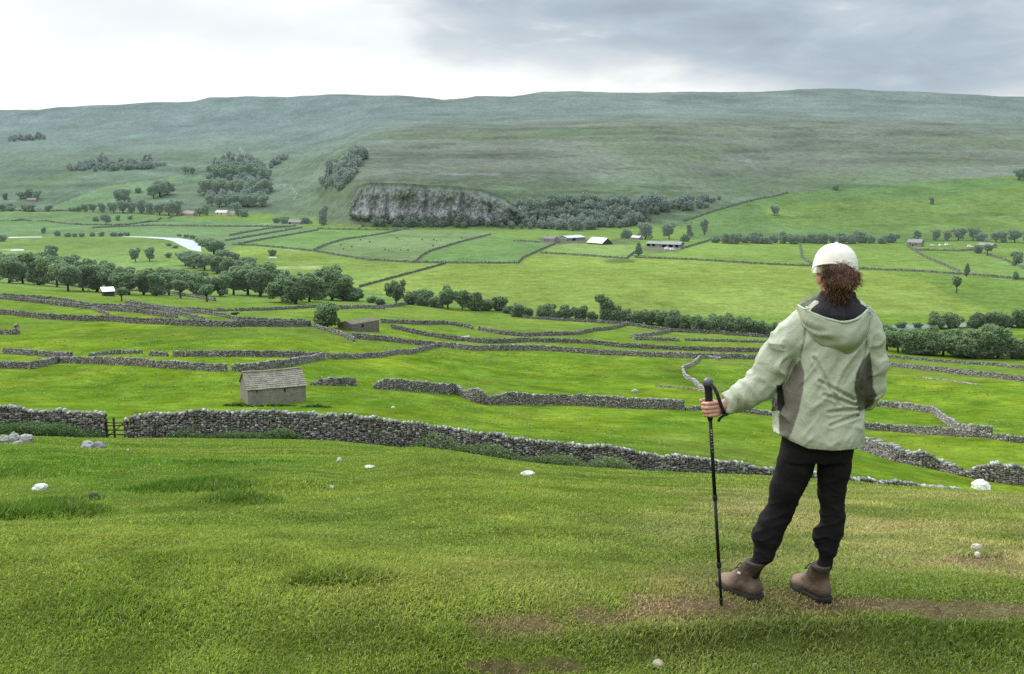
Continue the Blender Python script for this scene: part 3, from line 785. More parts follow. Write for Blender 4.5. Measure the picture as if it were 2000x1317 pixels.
far_wall([(612, 640), (647, 650), (670, 658), (691, 667.5)], 'short wall slanting down to the right below the lone round tree', 1.3, 130, tone=.85)
far_wall([(-40, 580), (0, 584), (87, 594), (175, 604), (280, 613), (346, 622.5)], 'second long dark wall on the left slope above the thick one', 1.5, 200, tone=.72)
far_wall([(0, 579), (100, 585), (175, 598.5), (250, 602), (315, 606.5), (360, 618), (400, 628)], 'uppermost of the three near-parallel walls on the left slope', 1.1, 200, tone=.75)
far_wall([(175, 603), (192, 609), (212, 617)], 'tiny cross wall joining two long walls on the left slope', .9, 200, tone=.8)
far_wall([(245, 593.5), (332, 605), (437, 619), (465, 626), (530, 629), (595, 631)], 'thin wall slanting across the left slope towards the lone round tree', 1.0, 200, tone=.8)
far_wall([(255, 591), (315, 603.5), (402, 609), (455, 608.5), (530, 606.5), (610, 601.5), (680, 602), (750, 605)], 'thin wall along the foot of the riverside wood', 1.0, 250, tone=.75)
far_wall([(49, 549.5), (100, 555), (140, 560), (210, 567), (297, 570.5)], 'wall at the wood edge behind the white-roofed shed', 1.3, 300, tone=.85)
far_wall([(312, 570), (350, 577), (420, 588.5)], 'short wall slanting beneath the pale willow at the wood edge', 1.2, 300, tone=.8)
far_wall([(-10, 653.5), (15, 653.5), (38, 653)], 'low wall base at the far left edge beside a stone stump', 1.1, 130, tone=.85)
far_wall([(28.5, 648), (31.5, 647), (35, 648)], 'upright stump of ruined wall at the far left edge', 2.2, 130, tone=1.1, cope=False)
# walls beyond the middle fields
far_wall([(745, 631), (807, 634), (874, 634), (905, 639), (923, 643.5)], 'wavy wall leading right from the ruined field barn', 1.35, 150, tone=.75)
far_wall([(935, 645), (975, 653), (1028, 658), (1080, 656), (1129, 654), (1175, 646), (1224, 635.5)], 'wall that sags and climbs again to the hedge below the dark double tree', 1.3, 150, tone=.75)
far_wall([(765, 642), (825, 655), (895, 665.5), (947, 671), (1035, 668), (1140, 671), (1210, 678), (1350, 685), (1405, 687), (1496, 689), (1560, 692)], 'long dark wall beyond the middle field, the farther of a close pair', 1.4, 150, tone=.7, w=.8)
far_wall([(690, 661), (755, 667), (846, 677), (877, 680), (930, 685.5), (993, 684.5), (1052, 684.5), (1140, 690.5), (1245, 696), (1350, 700), (1420, 701), (1500, 702)], 'long wall beyond the middle field, the nearer of a close pair', 1.55, 150, tone=.9, w=.8)
far_wall([(1224, 635), (1260, 641), (1311, 648), (1400, 652), (1500, 660)], 'dark wall under the riverside hedge to the right', 1.3, 200, tone=.6)
far_wall([(1311, 648), (1280, 655), (1250, 659), (1233, 659.5), (1241, 664), (1280, 665), (1326, 667)], 'hairpin wall in the far centre-right meadow', 1.1, 200, tone=.85)
far_wall([(1339, 666), (1405, 668), (1496, 670), (1560, 673)], 'thin far wall just left of the walker behind the raised shoulder', .9, 200, tone=.75)
far_wall([(1405, 704), (1377, 700), (1366, 701), (1352, 714), (1333, 722), (1338, 738), (1356, 748), (1370, 762), (1385, 772)], 'zigzag ruined wall seen just above the handle of the walking pole', 1.15, 120, tone=1.15, cope=False, ragged=.25)
far_wall([(1280, 755), (1350, 760.5), (1400, 768)], 'faint line of ruined footings left of the walking pole', .35, 100, cope=False, tone=1.1)
far_wall([(1700, 711), (1732, 715), (1825, 726), (1895, 733.5), (2000, 746), (2060, 752)], 'grey straight wall below the riverside trees on the far right', 1.3, 120, tone=.85)
far_wall([(1700, 693), (1790, 703.5), (1895, 712), (2000, 721), (2060, 726)], 'thin wall nearest the riverside trees on the far right', .7, 120, tone=.75)
far_wall([(1804, 738), (1860, 745), (1912, 752)], 'sunken line of stones in the right meadow', .3, 100, cope=False, tone=1.2)
far_wall([(1000, 615), (1028, 622), (1157, 630), (1224, 634)], 'wall along the hedge foot below the row of round bushes', 1.1, 250, tone=.7)
far_wall([(660, 605), (740, 602), (790, 596), (815, 592)], 'curving wall below the two first bushes of the hedge row', 1.1, 250, tone=.75)
# valley-floor walls
VW = [
 ([(455, 479), (500, 480.5), (550, 485), (610, 491), (670, 501), (720, 509), (744, 510), (807, 513.5), (860, 514.5), (958, 515), (1012, 515)], 'long valley wall below the cow pasture'),
 ([(1012, 515), (1021, 505), (1052, 491), (1094, 473)], 'valley wall stepping up to the farmyard from the big meadow'),
 ([(464, 478.5), (510, 469), (570, 459), (622, 450)], 'valley wall slanting up left of the cow pasture, the nearest of three'),
 ([(448, 461), (480, 455), (525, 447), (577, 442)], 'valley wall slanting up to the grey barn, the farthest of three'),
 ([(440, 471), (490, 463), (540, 454), (590, 445.5)], 'valley wall slanting up to the grey barn, the middle of three'),
 ([(612, 490), (640, 478), (670, 469), (750, 457), (783, 450)], 'curved valley wall on the left side of the cow pasture'),
 ([(811, 512), (825, 500), (839, 492), (895, 475), (958, 459)], 'curved valley wall on the right side of the cow pasture'),
 ([(870, 516), (790, 538), (745, 550), (702, 562)], 'slanting valley wall reaching down to the riverside wood'),
 ([(1003, 471), (1030, 472.5), (1052, 474.5)], 'short valley wall left of the farmyard'),
 ([(1056, 495), (1140, 500), (1224, 506), (1241, 492)], 'valley wall below the small paddock of the farm'),
 ([(1241, 504), (1300, 506), (1350, 508), (1510, 518), (1580, 520.5), (1675, 526), (1790, 531), (1895, 538), (2000, 547), (2060, 551)], 'very long straight valley wall passing behind the white cap'),
 ([(1562, 480), (1566, 503), (1585, 517)], 'little curving valley wall just left of the white cap'),
 ([(1772, 482), (1807, 503), (1874, 532)], 'slanting valley wall running down from the stone house'),
 ([(1786, 489), (1877, 491), (1902, 489)], 'level valley wall in front of the stone house'),
 ([(1923, 496), (1965, 510), (2000, 526), (2040, 545)], 'valley wall slanting down at the right edge'),
 ([(-30, 436), (42, 430), (105, 435), (168, 440), (228, 441), (287, 435), (332, 426), (360, 420)], 'winding valley wall left, leading to the hamlet'),
 ([(180, 446), (297, 441), (420, 443), (560, 443)], 'level valley wall in front of the hamlet'),
 ([(-30, 414), (60, 413), (140, 412)], 'valley wall under the far-left tree row'),
 ([(622, 448), (680, 449), (734, 450), (800, 449)], 'top wall of the valley fields under the cliff'),
 ([(1335, 433), (1422, 405), (1482, 389), (1538, 377)], 'boundary wall climbing the hillside where green turf meets brown moor'),
 ([(1330, 487), (1365, 477), (1390, 469)], 'slanting wall right of the grey farm sheds'),
]
for L, lab in VW:
    far_wall(L, lab, 1.05, 300, tone=.62, w=.6, ragged=.12)
# ================================================================== TREES
def leaf_mat():
    m, nt, out = new_mat('foliage')
    a = N(nt, 'ShaderNodeAttribute', attribute_name='Col'); oi = N(nt, 'ShaderNodeObjectInfo')
    c = mixc(nt, a.outputs['Color'], oi.outputs['Color'], oi.outputs['Alpha'])      # object colour: tone of this tree / of the air in front of it
    n = noise(nt, .9, 3, .6, 'World'); c = mixc(nt, c, ramp(nt, n, [(.3, (.72, .74, .7)), (.7, (1.25, 1.25, 1.2))]), 1.0, 'MULTIPLY')
    d = N(nt, 'ShaderNodeBsdfDiffuse'); t = N(nt, 'ShaderNodeBsdfTranslucent'); s = N(nt, 'ShaderNodeMixShader'); s.inputs[0].default_value = .5
    nt.links.new(c, d.inputs['Color']); nt.links.new(c, t.inputs['Color']); nt.links.new(d.outputs[0], s.inputs[1]); nt.links.new(t.outputs[0], s.inputs[2])
    # glow added to the leaves in place of haze: grows with the tree's distance from the pasture (object alpha)
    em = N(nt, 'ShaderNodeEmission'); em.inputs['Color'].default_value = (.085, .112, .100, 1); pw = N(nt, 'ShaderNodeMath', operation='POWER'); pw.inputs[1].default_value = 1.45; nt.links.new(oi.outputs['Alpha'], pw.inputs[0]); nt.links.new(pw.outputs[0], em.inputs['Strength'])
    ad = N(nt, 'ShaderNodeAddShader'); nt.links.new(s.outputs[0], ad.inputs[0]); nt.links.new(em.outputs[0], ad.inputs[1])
    nt.links.new(ad.outputs[0], out.inputs[0]); return m
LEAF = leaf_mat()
BARK = surf_mat('bark', (.07, .06, .05), .3, 6.0, coord='World')

def crown_mesh(name, seed, lobes, n=620, card=.055, dark=.45, cone=False, bottom=.12):
    """unit crown: height 1 from the ground, about 1 wide; leaf clusters scattered through lobes"""
    rg = np.random.default_rng(seed)
    L = np.array(lobes, float)           # x, y, z, rx, rz
    w = L[:, 3] ** 2 * L[:, 4]; w /= w.sum()
    k = rg.choice(len(L), n, p=w)
    d = rg.normal(size=(n, 3)); d /= np.linalg.norm(d, axis=1)[:, None]
    rr = rg.uniform(.5, 1.0, n) ** .4
    rr *= 1 + .22 * vnoise(d[:, 0] * 3 + seed, d[:, 1] * 3, d[:, 2] * 3, seed=seed)
    P = np.stack([L[k, 0] + d[:, 0] * rr * L[k, 3], L[k, 1] + d[:, 1] * rr * L[k, 3], L[k, 2] + d[:, 2] * rr * L[k, 4]], 1)
    P = P[P[:, 2] > bottom]; n = len(P)
    # each cluster: two crossed ragged quads
    up = P[:, 2]; out_ = np.hypot(P[:, 0], P[:, 1])
    V, K = [], []
    tone = .80 + .62 * np.clip((up - .2) / .8, 0, 1) * np.clip(rr[:n], .4, 1)  # shading put into the colour: crown tops and outer clusters paler
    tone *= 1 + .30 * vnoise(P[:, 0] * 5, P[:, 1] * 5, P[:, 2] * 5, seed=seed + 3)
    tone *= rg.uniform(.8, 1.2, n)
    base = np.array([.185, .255, .105])
    hue = rg.uniform(-.12, .12, n)[:, None] * np.array([1.0, .2, -.3])
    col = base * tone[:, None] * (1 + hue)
    for q in range(2):
        a = rg.normal(size=(n, 3)); a /= np.linalg.norm(a, axis=1)[:, None]
        b = rg.normal(size=(n, 3)); b -= a * (a * b).sum(1)[:, None]; b /= np.linalg.norm(b, axis=1)[:, None]
        s = card * rg.uniform(.55, 1.45, n)[:, None]
        for (i, j) in ((-1, -.7), (.8, -1), (1, .8), (-.7, 1)):
            V.append(P + a * s * i + b * s * j + rg.normal(0, card * .18, (n, 3)))
    V = np.stack(V, 1).reshape(n, 8, 3).reshape(-1, 3)
    f = np.arange(n * 2)[:, None] * 4 + np.arange(4)[None]
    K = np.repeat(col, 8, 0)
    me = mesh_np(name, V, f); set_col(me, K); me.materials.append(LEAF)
    return me

def trunk_mesh(name, seed, h=.55, r=.035, limbs=4):
    rd = random.Random(seed); m = MB()
    m.tube([(0, 0, -.04), (.01, 0, .12), (.0, .01, h * .6), (.02, .01, h)], [r * 1.25, r, r * .75, r * .3], 6)
    for i in range(limbs):
        a = i * 6.28 / limbs + rd.uniform(-.4, .4); z = h * rd.uniform(.35, .65); q = rd.uniform(.16, .3)
        m.tube([(0, 0, z), (math.cos(a) * q * .5, math.sin(a) * q * .5, z + .12), (math.cos(a) * q, math.sin(a) * q, z + .28)], [r * .5, r * .35, r * .12], 5)
    me = mesh_data(name, m.v, m.f); me.materials.append(BARK); return me

def rl(seed, n, spread, z0, z1, r0, r1):
    rd = random.Random(seed); out = []
    for i in range(n):
        a = rd.uniform(0, 6.28); q = rd.uniform(.2, 1) * spread; r = rd.uniform(r0, r1)
        out.append((math.cos(a) * q, math.sin(a) * q, rd.uniform(z0, z1), r, r * rd.uniform(.75, 1.05)))
    return out
KINDS = {}
def kinds():
    K = KINDS
    # broad: rounded wide trees; tall: upright; bush: to the ground; open: trunk shows; sparse
    K['broad'] = [(crown_mesh('crown', 10 + s, [(0, 0, .55, .27, .33)] + rl(s, 13, .40, .16, .84, .10, .20), 2100, bottom=.05, card=.027), trunk_mesh('trunk', s)) for s in range(6)]
    K['tall'] = [(crown_mesh('crown', 30 + s, [(0, 0, .52, .20, .40)] + rl(s + 9, 11, .26, .14, .90, .08, .17), 1800, bottom=.04, card=.026), trunk_mesh('trunk', s + 5)) for s in range(5)]
    K['bush'] = [(crown_mesh('crown', 50 + s, [(0, 0, .38, .40, .40)] + rl(s + 20, 11, .46, .10, .80, .12, .26), 1900, bottom=-.02, card=.032), trunk_mesh('trunk', s + 9, .4)) for s in range(7)]
    K['open'] = [(crown_mesh('crown', 70 + s, [(0, 0, .66, .26, .24)] + rl(s + 31, 8, .30, .5, .82, .10, .17), 1000, bottom=.26, card=.03), trunk_mesh('trunk', s + 14, .7, .04, 6)) for s in range(3)]
    K['conifer'] = [(crown_mesh('crown', 90 + s, [(0, 0, .2 + .13 * i, .24 - .033 * i, .11) for i in range(6)], 900, bottom=.08, card=.03), trunk_mesh('trunk', s + 18, .8)) for s in range(2)]
    K['near'] = [(crown_mesh('crown', 110, [(0, 0, .5, .34, .40)] + rl(51, 14, .36, .2, .82, .13, .2), 3000, bottom=.02, card=.028), trunk_mesh('trunk', 22, .6))]
kinds()

ORD = ['first','second','third','fourth','fifth','sixth','seventh','eighth','ninth','tenth','eleventh','twelfth','thirteenth','fourteenth','fifteenth','sixteenth','seventeenth','eighteenth',
       'nineteenth','twentieth','twenty-first','twenty-second','twenty-third','twenty-fourth','twenty-fifth','twenty-sixth','twenty-seventh','twenty-eighth','twenty-ninth','thirtieth']
TREE_N = [0]
def tree(px, py, hpx, kind, label, group=None, wid=1.0, ymin=150.0, tone=None, name=None, cat=None, at_y=None):
    """a tree whose foot stands at that place and which is hpx rows tall in the photo"""
    if at_y:
        u = ray(px, py)[0]; p = Vector((u * at_y, at_y, float(ground(u * at_y, at_y)[0])))
    else:
        p = at(px, py, ymin)
    depth = p.y * CP - p.z * SP
    h = hpx * depth / F_PX
    TREE_N[0] += 1
    rd = random.Random(TREE_N[0] * 13 + 5)
    cm, tm = rd.choice(KINDS[kind])
    nm = name or ('bush' if kind == 'bush' else 'tree')
    r = empty(nm, p, rd.uniform(0, 6.28)); r.scale = (h * wid * rd.uniform(.88, 1.2), h * wid * rd.uniform(.85, 1.1), h)
    tag(r, label, cat or ('bush' if nm == 'bush' else 'tree'), group)
    c = obj('crown', cm, parent=r); t = obj('trunk', tm, parent=r)
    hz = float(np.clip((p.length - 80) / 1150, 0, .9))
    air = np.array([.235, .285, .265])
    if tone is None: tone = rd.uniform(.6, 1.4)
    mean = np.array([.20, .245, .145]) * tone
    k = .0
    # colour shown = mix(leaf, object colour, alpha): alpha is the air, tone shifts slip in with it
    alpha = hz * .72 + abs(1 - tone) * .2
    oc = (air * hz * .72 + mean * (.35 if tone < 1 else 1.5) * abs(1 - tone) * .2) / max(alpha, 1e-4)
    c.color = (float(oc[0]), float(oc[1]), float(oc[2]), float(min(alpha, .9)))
    return r

def row(trees, group, fmt, **kw):
    """trees: (px, py, height, kind, width, adjective); label = fmt with ordinal and adjective"""
    for i, t in enumerate(sorted(trees, key=lambda q: q[0])):
        tree(t[0], t[1], t[2], t[3], fmt.format(o=ORD[i], a=t[5] if len(t) > 5 and t[5] else 'rounded'), group, wid=t[4] if len(t) > 4 else 1.0, **kw)

front = [(18,553,55,'broad',.9,'tall dark'),(45,554,48,'broad',.9,''),(76,557,62,'tall',1.1,'high'),(112,561,66,'broad',.85,'dark full'),(133,569,60,'broad',.85,'leaning grey-green'),(162,568,50,'broad',.9,''),(190,570,56,'tall',1.0,'dark'),
         (216,572,50,'broad',1.0,''),(252,576,48,'broad',1.0,'pale'),(281,576,52,'tall',.9,'slender'),(306,578,44,'tall',1.0,'shaded'),(330,577,48,'broad',.9,''),(353,583,38,'open',1.1,'pale silvery'),(384,578,46,'broad',1.0,'brownish'),
         (404,590,36,'open',1.0,'small standing forward'),(430,579,44,'broad',1.0,''),(456,576,48,'broad',1.0,'grey'),(484,577,62,'broad',.95,'tall'),(508,580,64,'tall',1.0,'tall shaded'),(530,580,52,'broad',.9,''),
         (552,591,50,'broad',1.15,'spreading'),(578,594,60,'broad',1.05,'big pale-leaved'),(604,590,56,'broad',.9,'dark'),(624,585,62,'tall',1.0,'dark upright'),(648,587,66,'tall',1.0,'dark high'),(670,588,54,'broad',.9,''),(689,588,34,'bush',1.0,'low')]
front = [t[:4] + (t[4] * 1.28,) + t[5:] for t in front]
row(front, 'front row of the riverside wood', '{a} tree, {o} from the left in the front row of the riverside wood')
back = [(0,530,38,'broad',1.0,''),(28,530,36,'broad',1.0,''),(58,531,38,'broad',1.0,''),(100,534,52,'tall',1.0,'domed'),(138,534,36,'broad',1.1,''),(175,540,36,'broad',1.1,'reddish'),(212,546,36,'broad',1.1,''),(248,552,32,'broad',1.1,''),(296,556,34,'broad',1.1,''),
        (326,556,34,'broad',1.1,'dark'),(352,557,33,'broad',1.1,''),(378,560,32,'broad',1.1,''),(540,566,38,'conifer',1.2,'pointed'),(562,566,40,'conifer',1.2,'pointed'),(586,566,36,'conifer',1.2,'pointed'),(612,570,38,'broad',.9,''),(636,572,38,'conifer',1.1,'pointed')]
back = [t[:4] + (t[4] * 1.35,) + t[5:] for t in back]
row(back, 'back row of the riverside wood', '{a} tree, {o} from the left in the back row of the riverside wood')
diag = [(362,519,30,'broad',1.1,''),(380,524,33,'broad',1.1,'grey'),(400,528,34,'broad',1.1,''),(418,499,36,'broad',1.15,'large domed'),(424,534,36,'broad',1.1,''),(440,514,28,'broad',1.0,''),(446,538,36,'broad',1.1,''),(453,512,24,'bush',1.0,'low'),(470,540,34,'broad',1.1,''),
        (484,526,26,'broad',1.0,''),(496,548,36,'broad',1.0,''),(512,552,40,'broad',1.0,'dark')]
diag = [t[:4] + (t[4] * 1.25,) + t[5:] for t in diag]
row(diag, 'trees at the bend of the river', '{a} tree, {o} from the left at the river bend')
for q in [(265,512,28,'broad',.85,'left-hand round tree of the pair in the river meadow'),(292,511,30,'broad',.9,'right-hand round tree of the pair in the river meadow'),(329,504,12,'bush',.9,'small bush right of the pair of trees in the river meadow'),
          (85,456,13,'bush',.9,'lone dark bush in the upper left valley field'),(112,461,13,'bush',1.0,'lone dark bush at the left river bank'),
          (207,439,23,'broad',.9,'lone tree in front of the left valley wood'),(186,433,12,'bush',1.0,'small round bush left of the lone tree before the valley wood'),(230,431,11,'bush',.9,'small round bush right of the lone tree before the valley wood'),
          (255,429,9,'bush',1.0,'tiny bush close below the valley wood'),(532,500,13,'bush',1.2,'lone bush beside the pale gravel pool in the valley field'),
          (640,641,52,'near','lone round tree standing by the ruined field barn',1.15),(238,589,30,'open','spreading tree leaning over the white-roofed shed',1.05)]:
    if q[3] == 'near': tree(q[0], q[1], q[2], 'near', q[4], wid=q[5], ymin=150)
    elif isinstance(q[4], str): tree(q[0], q[1], q[2], q[3], q[4], wid=q[5])
    else: tree(q[0], q[1], q[2], q[3], q[5], wid=q[4])
bank = [(132,463,9,'bush',1.4,'low'),(146,463,8,'bush',1.5,'low'),(160,463,9,'bush',1.4,'low'),(181,462,9,'bush',1.2,''),(198,462,10,'bush',1.2,''),(222,462,11,'bush',1.2,''),(236,462,9,'bush',1.6,'low'),(248,461,8,'bush',1.6,'low'),(5,472,15,'bush',1.2,'big'),
        (350,462,6,'bush',2.0,'low'),(364,464,7,'bush',1.8,'low'),(376,466,8,'bush',1.6,'low'),(390,474,10,'bush',1.4,''),(330,481,7,'bush',1.7,'low'),(343,485,7,'bush',1.6,'low')]
row(bank, 'bushes along the white river', '{a} bush, {o} from the left along the bank of the white river')
hedge = [(725,592,14,'bush',1.5,'low'),(742,596,16,'bush',1.3,'low'),(774,597,52,'broad',.95,'big egg-shaped'),(803,595,30,'bush',1.0,''),(826,597,32,'bush',1.2,'wide'),(850,600,26,'bush',1.2,''),(875,603,44,'broad',1.0,'tall domed'),(903,605,42,'broad',1.0,'dark'),(926,607,38,'bush',1.0,''),
         (950,607,24,'bush',1.3,'low'),(975,607,30,'bush',1.1,''),(994,612,18,'bush',1.5,'low'),(1014,619,32,'bush',1.0,''),(1032,620,24,'bush',1.1,''),(1064,622,34,'bush',1.15,'domed'),(1088,622,16,'bush',1.4,'low'),(1104,624,29,'bush',1.0,'dark'),(1134,625,31,'bush',1.05,'dark'),
         (1158,627,19,'bush',1.2,'low'),(1184,629,53,'tall',1.05,'tall dark'),(1200,630,34,'bush',1.1,''),(1219,631,32,'bush',.9,'pale'),(1246,633,30,'bush',1.05,''),(1268,634,32,'bush',1.1,'brownish'),(1292,636,34,'bush',1.1,'brownish')]
row(hedge, 'hedge row along the river', '{a} hedge tree, {o} from the left in the river hedge', ymin=300)
hedge2 = [(1318,640,35,'bush',1.0,'dark'),(1340,643,30,'bush',1.1,''),(1362,646,38,'bush',1.0,'dark'),(1386,648,30,'bush',1.1,''),(1402,650,40,'bush',1.0,''),(1428,651,40,'bush',1.0,'tall'),(1452,653,36,'bush',1.0,''),(1472,654,30,'bush',1.1,''),(1492,655,30,'bush',1.1,''),(1515,657,32,'bush',1.1,''),(1540,660,32,'bush',1.1,'')]
row(hedge2, 'hedge trees left of the walker', '{a} hedge tree, {o} from the left in the hedge left of the walker', ymin=250)
near_bank = [(1732,684,46,'tall',1.1,'dark'),(1754,688,40,'bush',1.1,''),(1782,692,46,'bush',1.0,''),(1810,693,48,'bush',1.0,'pale-topped'),(1842,695,50,'bush',1.0,''),(1876,697,55,'bush',1.0,'brownish'),(1914,699,58,'bush',1.0,'big'),(1948,700,60,'bush',.9,'big dark'),(1984,700,42,'bush',1.1,'low'),(2025,702,46,'bush',1.1,'cut-off')]
near_bank = [(t[0], t[1], t[2] * 1.12, 'broad' if i % 3 == 1 else t[3], t[4] * 1.1) + t[5:] for i, t in enumerate(near_bank)]
row(near_bank, 'trees on the near river bank at the right', '{a} tree, {o} from the left on the near river bank right of the walker', ymin=200)
far_bank = [(1760,641,14,'bush',1.5,'low'),(1792,641,12,'bush',1.6,'low'),(1828,641,33,'bush',1.1,'domed'),(1860,641,33,'bush',1.1,''),(1909,641,38,'bush',1.05,'brown-green'),(1938,641,34,'bush',1.05,''),(1966,640,32,'bush',1.1,''),(1997,640,38,'bush',1.05,'dark'),(2030,640,36,'bush',1.05,'')]
row(far_bank, 'trees on the far river bank at the right', '{a} tree, {o} from the left on the far river bank right of the walker', ymin=300)
for q in [(1868,573,36,'open',.85,'lone open-crowned tree in the right-hand meadow below the long wall'),(1888,541,28,'tall',.75,'upright tree on the long valley wall right of the white cap'),(1984,546,16,'bush',.9,'small bush on the long valley wall at the right edge'),
          (1928,500,25,'open',1.0,'spreading tree in front of the small stone shed on the right'),(1910,495,18,'bush',1.0,'dark bush before the small stone shed on the right'),(1985,519,30,'broad',.9,'round tree at the right edge above the long wall'),
          (1512,421,20,'broad',1.0,'lone tree on the green hillside left of the white cap'),(1820,399,15,'broad',1.0,'lone tree high on the green hillside right of the cap'),(1632,371,13,'bush',1.2,'lone hawthorn where the green hillside meets the moor'),
          (1990,352,24,'broad',1.2,'dark tree at the right edge on the upper hillside'),(1247,499,28,'conifer',1.2,'grey-green conifer at the farm track corner'),(1340,472,18,'bush',1.0,'bush at the right end of the grey farm sheds'),
          (1225,466,22,'bush',1.0,'low round tree right of the white farm roof'),(1260,468,36,'broad',.95,'tall dark tree behind the farm, left of a matching one'),(1307,467,32,'broad',1.0,'tall dark tree behind the grey farm sheds'),
          (1346,462,26,'tall',.9,'slim tree on the slope behind the farm, right of the dark pair'),(1376,460,32,'tall',.8,'faint tall tree on the slope right of the farm'),(632,440,38,'tall',.9,'tall grey tree at the left foot of the cliff'),
          (556,437,14,'bush',1.4,'bush left of the grey barn at the slope foot'),(596,437,16,'bush',1.3,'bush right of the grey barn at the slope foot'),(540,436,12,'bush',1.4,'low bush farther left of the grey barn')]:
    tree(q[0], q[1], q[2], q[3], q[5], wid=q[4], ymin=300)
row([(1398+i*19, 474.5+(i%3), [15,20,23,17,22,18,16,24,21,17,20,23,15,22,19,25,18,16,22][i], 'bush', [1.4,1.1,1.0,1.3,1.2][i%5], ['low','','dark','','grey'][i%5]) for i in range(19)], 'lane-side bushes at the foot of the green hill',
    '{a} bush, {o} from the left along the lane under the green hill', ymin=500)
row([(1790,468,20,'broad',.9,''),(1828,470,22,'broad',1.1,''),(1850,470,20,'broad',1.1,''),(1872,470,27,'broad',1.0,'dark'),(1900,470,26,'broad',1.0,''),(1915,471,18,'bush',1.1,''),(1945,473,24,'broad',1.0,''),(1958,474,22,'broad',1.0,''),(1982,474,28,'broad',1.0,'dark'),(2010,476,26,'broad',1.0,'')],
    'trees behind the stone house', '{a} tree, {o} from the left in the row behind the stone house', ymin=500)
# valley trees around the hamlet, far left
row([(4,413,16,'broad',1.2,''),(22,413,12,'bush',1.4,''),(48,413,14,'broad',1.2,''),(62,413,14,'broad',1.2,''),(95,413,13,'broad',1.2,''),(140,413,10,'bush',1.4,''),(152,413,12,'bush',1.4,''),(166,414,16,'broad',1.2,''),(182,414,18,'broad',1.2,''),(200,415,20,'broad',1.1,''),(222,416,22,'broad',1.1,''),(240,416,26,'broad',1.0,'tall'),
     (258,416,22,'broad',1.1,''),(276,417,28,'broad',1.0,'tall'),(294,418,24,'broad',1.1,''),(312,420,26,'broad',1.1,''),(330,421,28,'broad',1.0,''),(346,420,30,'broad',1.0,'tall'),(390,422,18,'broad',1.2,''),(402,421,22,'broad',1.0,''),(466,423,28,'tall',1.1,'tall'),(476,424,16,'bush',1.2,'')],
    'trees around the hamlet', '{a} tree, {o} from the left in the line of trees by the hamlet', ymin=900)
row([(232,397,30,'broad',1.0,''),(244,394,26,'broad',1.0,''),(270,376,12,'bush',1.2,''),(300,388,30,'broad',1.0,''),(312,384,34,'broad',1.0,'tall'),(326,380,30,'broad',1.0,''),(362,340,16,'broad',1.2,''),(376,340,14,'broad',1.2,''),(40,388,14,'broad',1.3,''),(56,388,20,'broad',1.2,''),(72,389,18,'broad',1.2,''),(10,390,14,'broad',1.3,''),(20,404,8,'bush',1.5,'')],
    'scattered trees above the hamlet', '{a} tree, {o} from the left among trees scattered above the hamlet', ymin=1200)
row([(408+i*11, 350+[8,2,0,4,-2,0,3,1,-3,0,2][i]+i*0, [22,28,32,30,34,30,28,32,30,26,24][i], 'broad', 1.0, '') for i in range(11)], 'upper wood above the hamlet', '{a} tree, {o} from the left at the top of the hillside wood', ymin=1300)
row([(400+i*12, 378+[2,0,4,1,3,0,2,4,1,3,0][i], 30, 'broad', 1.0, 'grey') for i in range(11)], 'middle of the hillside wood', '{a} tree, {o} from the left through the middle of the hillside wood', ymin=1300)
row([(414+i*14, 402+[1,3,0,2,1,3,0,2][i], 24, 'broad', 1.1, 'grey') for i in range(8)], 'lower edge of the hillside wood', '{a} tree, {o} from the left along the lower edge of the hillside wood', ymin=1300)

# woods that read as one mass: the scrub under and beside the cliff, the plantation on the far slope
def wood(name, polys, n, size, label, ymin, tone=1.0, cols=(.17, .20, .145), hz=.3, lean=1.0):
    rg = np.random.default_rng(len(name) * 7 + n)
    V, Ks = [], []
    pts = []
    for poly, k in polys:
        xs = [p[0] for p in poly]; ys = [p[1] for p in poly]; c = 0
        while c < int(n * k):
            a, b = rg.uniform(min(xs), max(xs)), rg.uniform(min(ys), max(ys))
            if inside(poly, np.array([a]), np.array([b]))[0]:
                pts.append(at(a, b, ymin)); c += 1
    P = np.array([tuple(p) for p in pts]); m = len(P)
    air = np.array([.235, .275, .28])
    allV, allK = [], []
    for i in range(m):
        s = size * rg.lognormal(-.1, .35); q = 130
        d = rg.normal(size=(q, 3)); d /= np.linalg.norm(d, axis=1)[:, None]
        c = P[i] + np.array([0, 0, s * .5]) + d * np.array([s * .5, s * .5, s * .58]) * (rg.uniform(.5, 1.0, (q, 1)))
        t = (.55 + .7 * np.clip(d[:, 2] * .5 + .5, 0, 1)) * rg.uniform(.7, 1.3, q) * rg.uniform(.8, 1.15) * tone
        col = np.array(cols) * t[:, None]; col = col * (1 - hz * .3) + air * hz * .3
        a = rg.normal(size=(q, 3)); a /= np.linalg.norm(a, axis=1)[:, None]
        b = rg.normal(size=(q, 3)); b -= a * (a * b).sum(1)[:, None]; b /= np.linalg.norm(b, axis=1)[:, None]
        e = s * .085 * rg.uniform(.6, 1.4, (q, 1))
        allV.append(np.stack([c - a * e - b * e * .7, c + a * e * .8 - b * e, c + a * e + b * e * .8, c - a * e * .7 + b * e], 1).reshape(-1, 3)); allK.append(np.repeat(col, 4, 0))
    V = np.concatenate(allV); K = np.concatenate(allK)
    me = mesh_np(name, V, np.arange(len(V)).reshape(-1, 4)); set_col(me, K); 
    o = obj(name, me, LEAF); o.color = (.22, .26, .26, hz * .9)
    tag(o, label, 'wood', kind='stuff'); return o
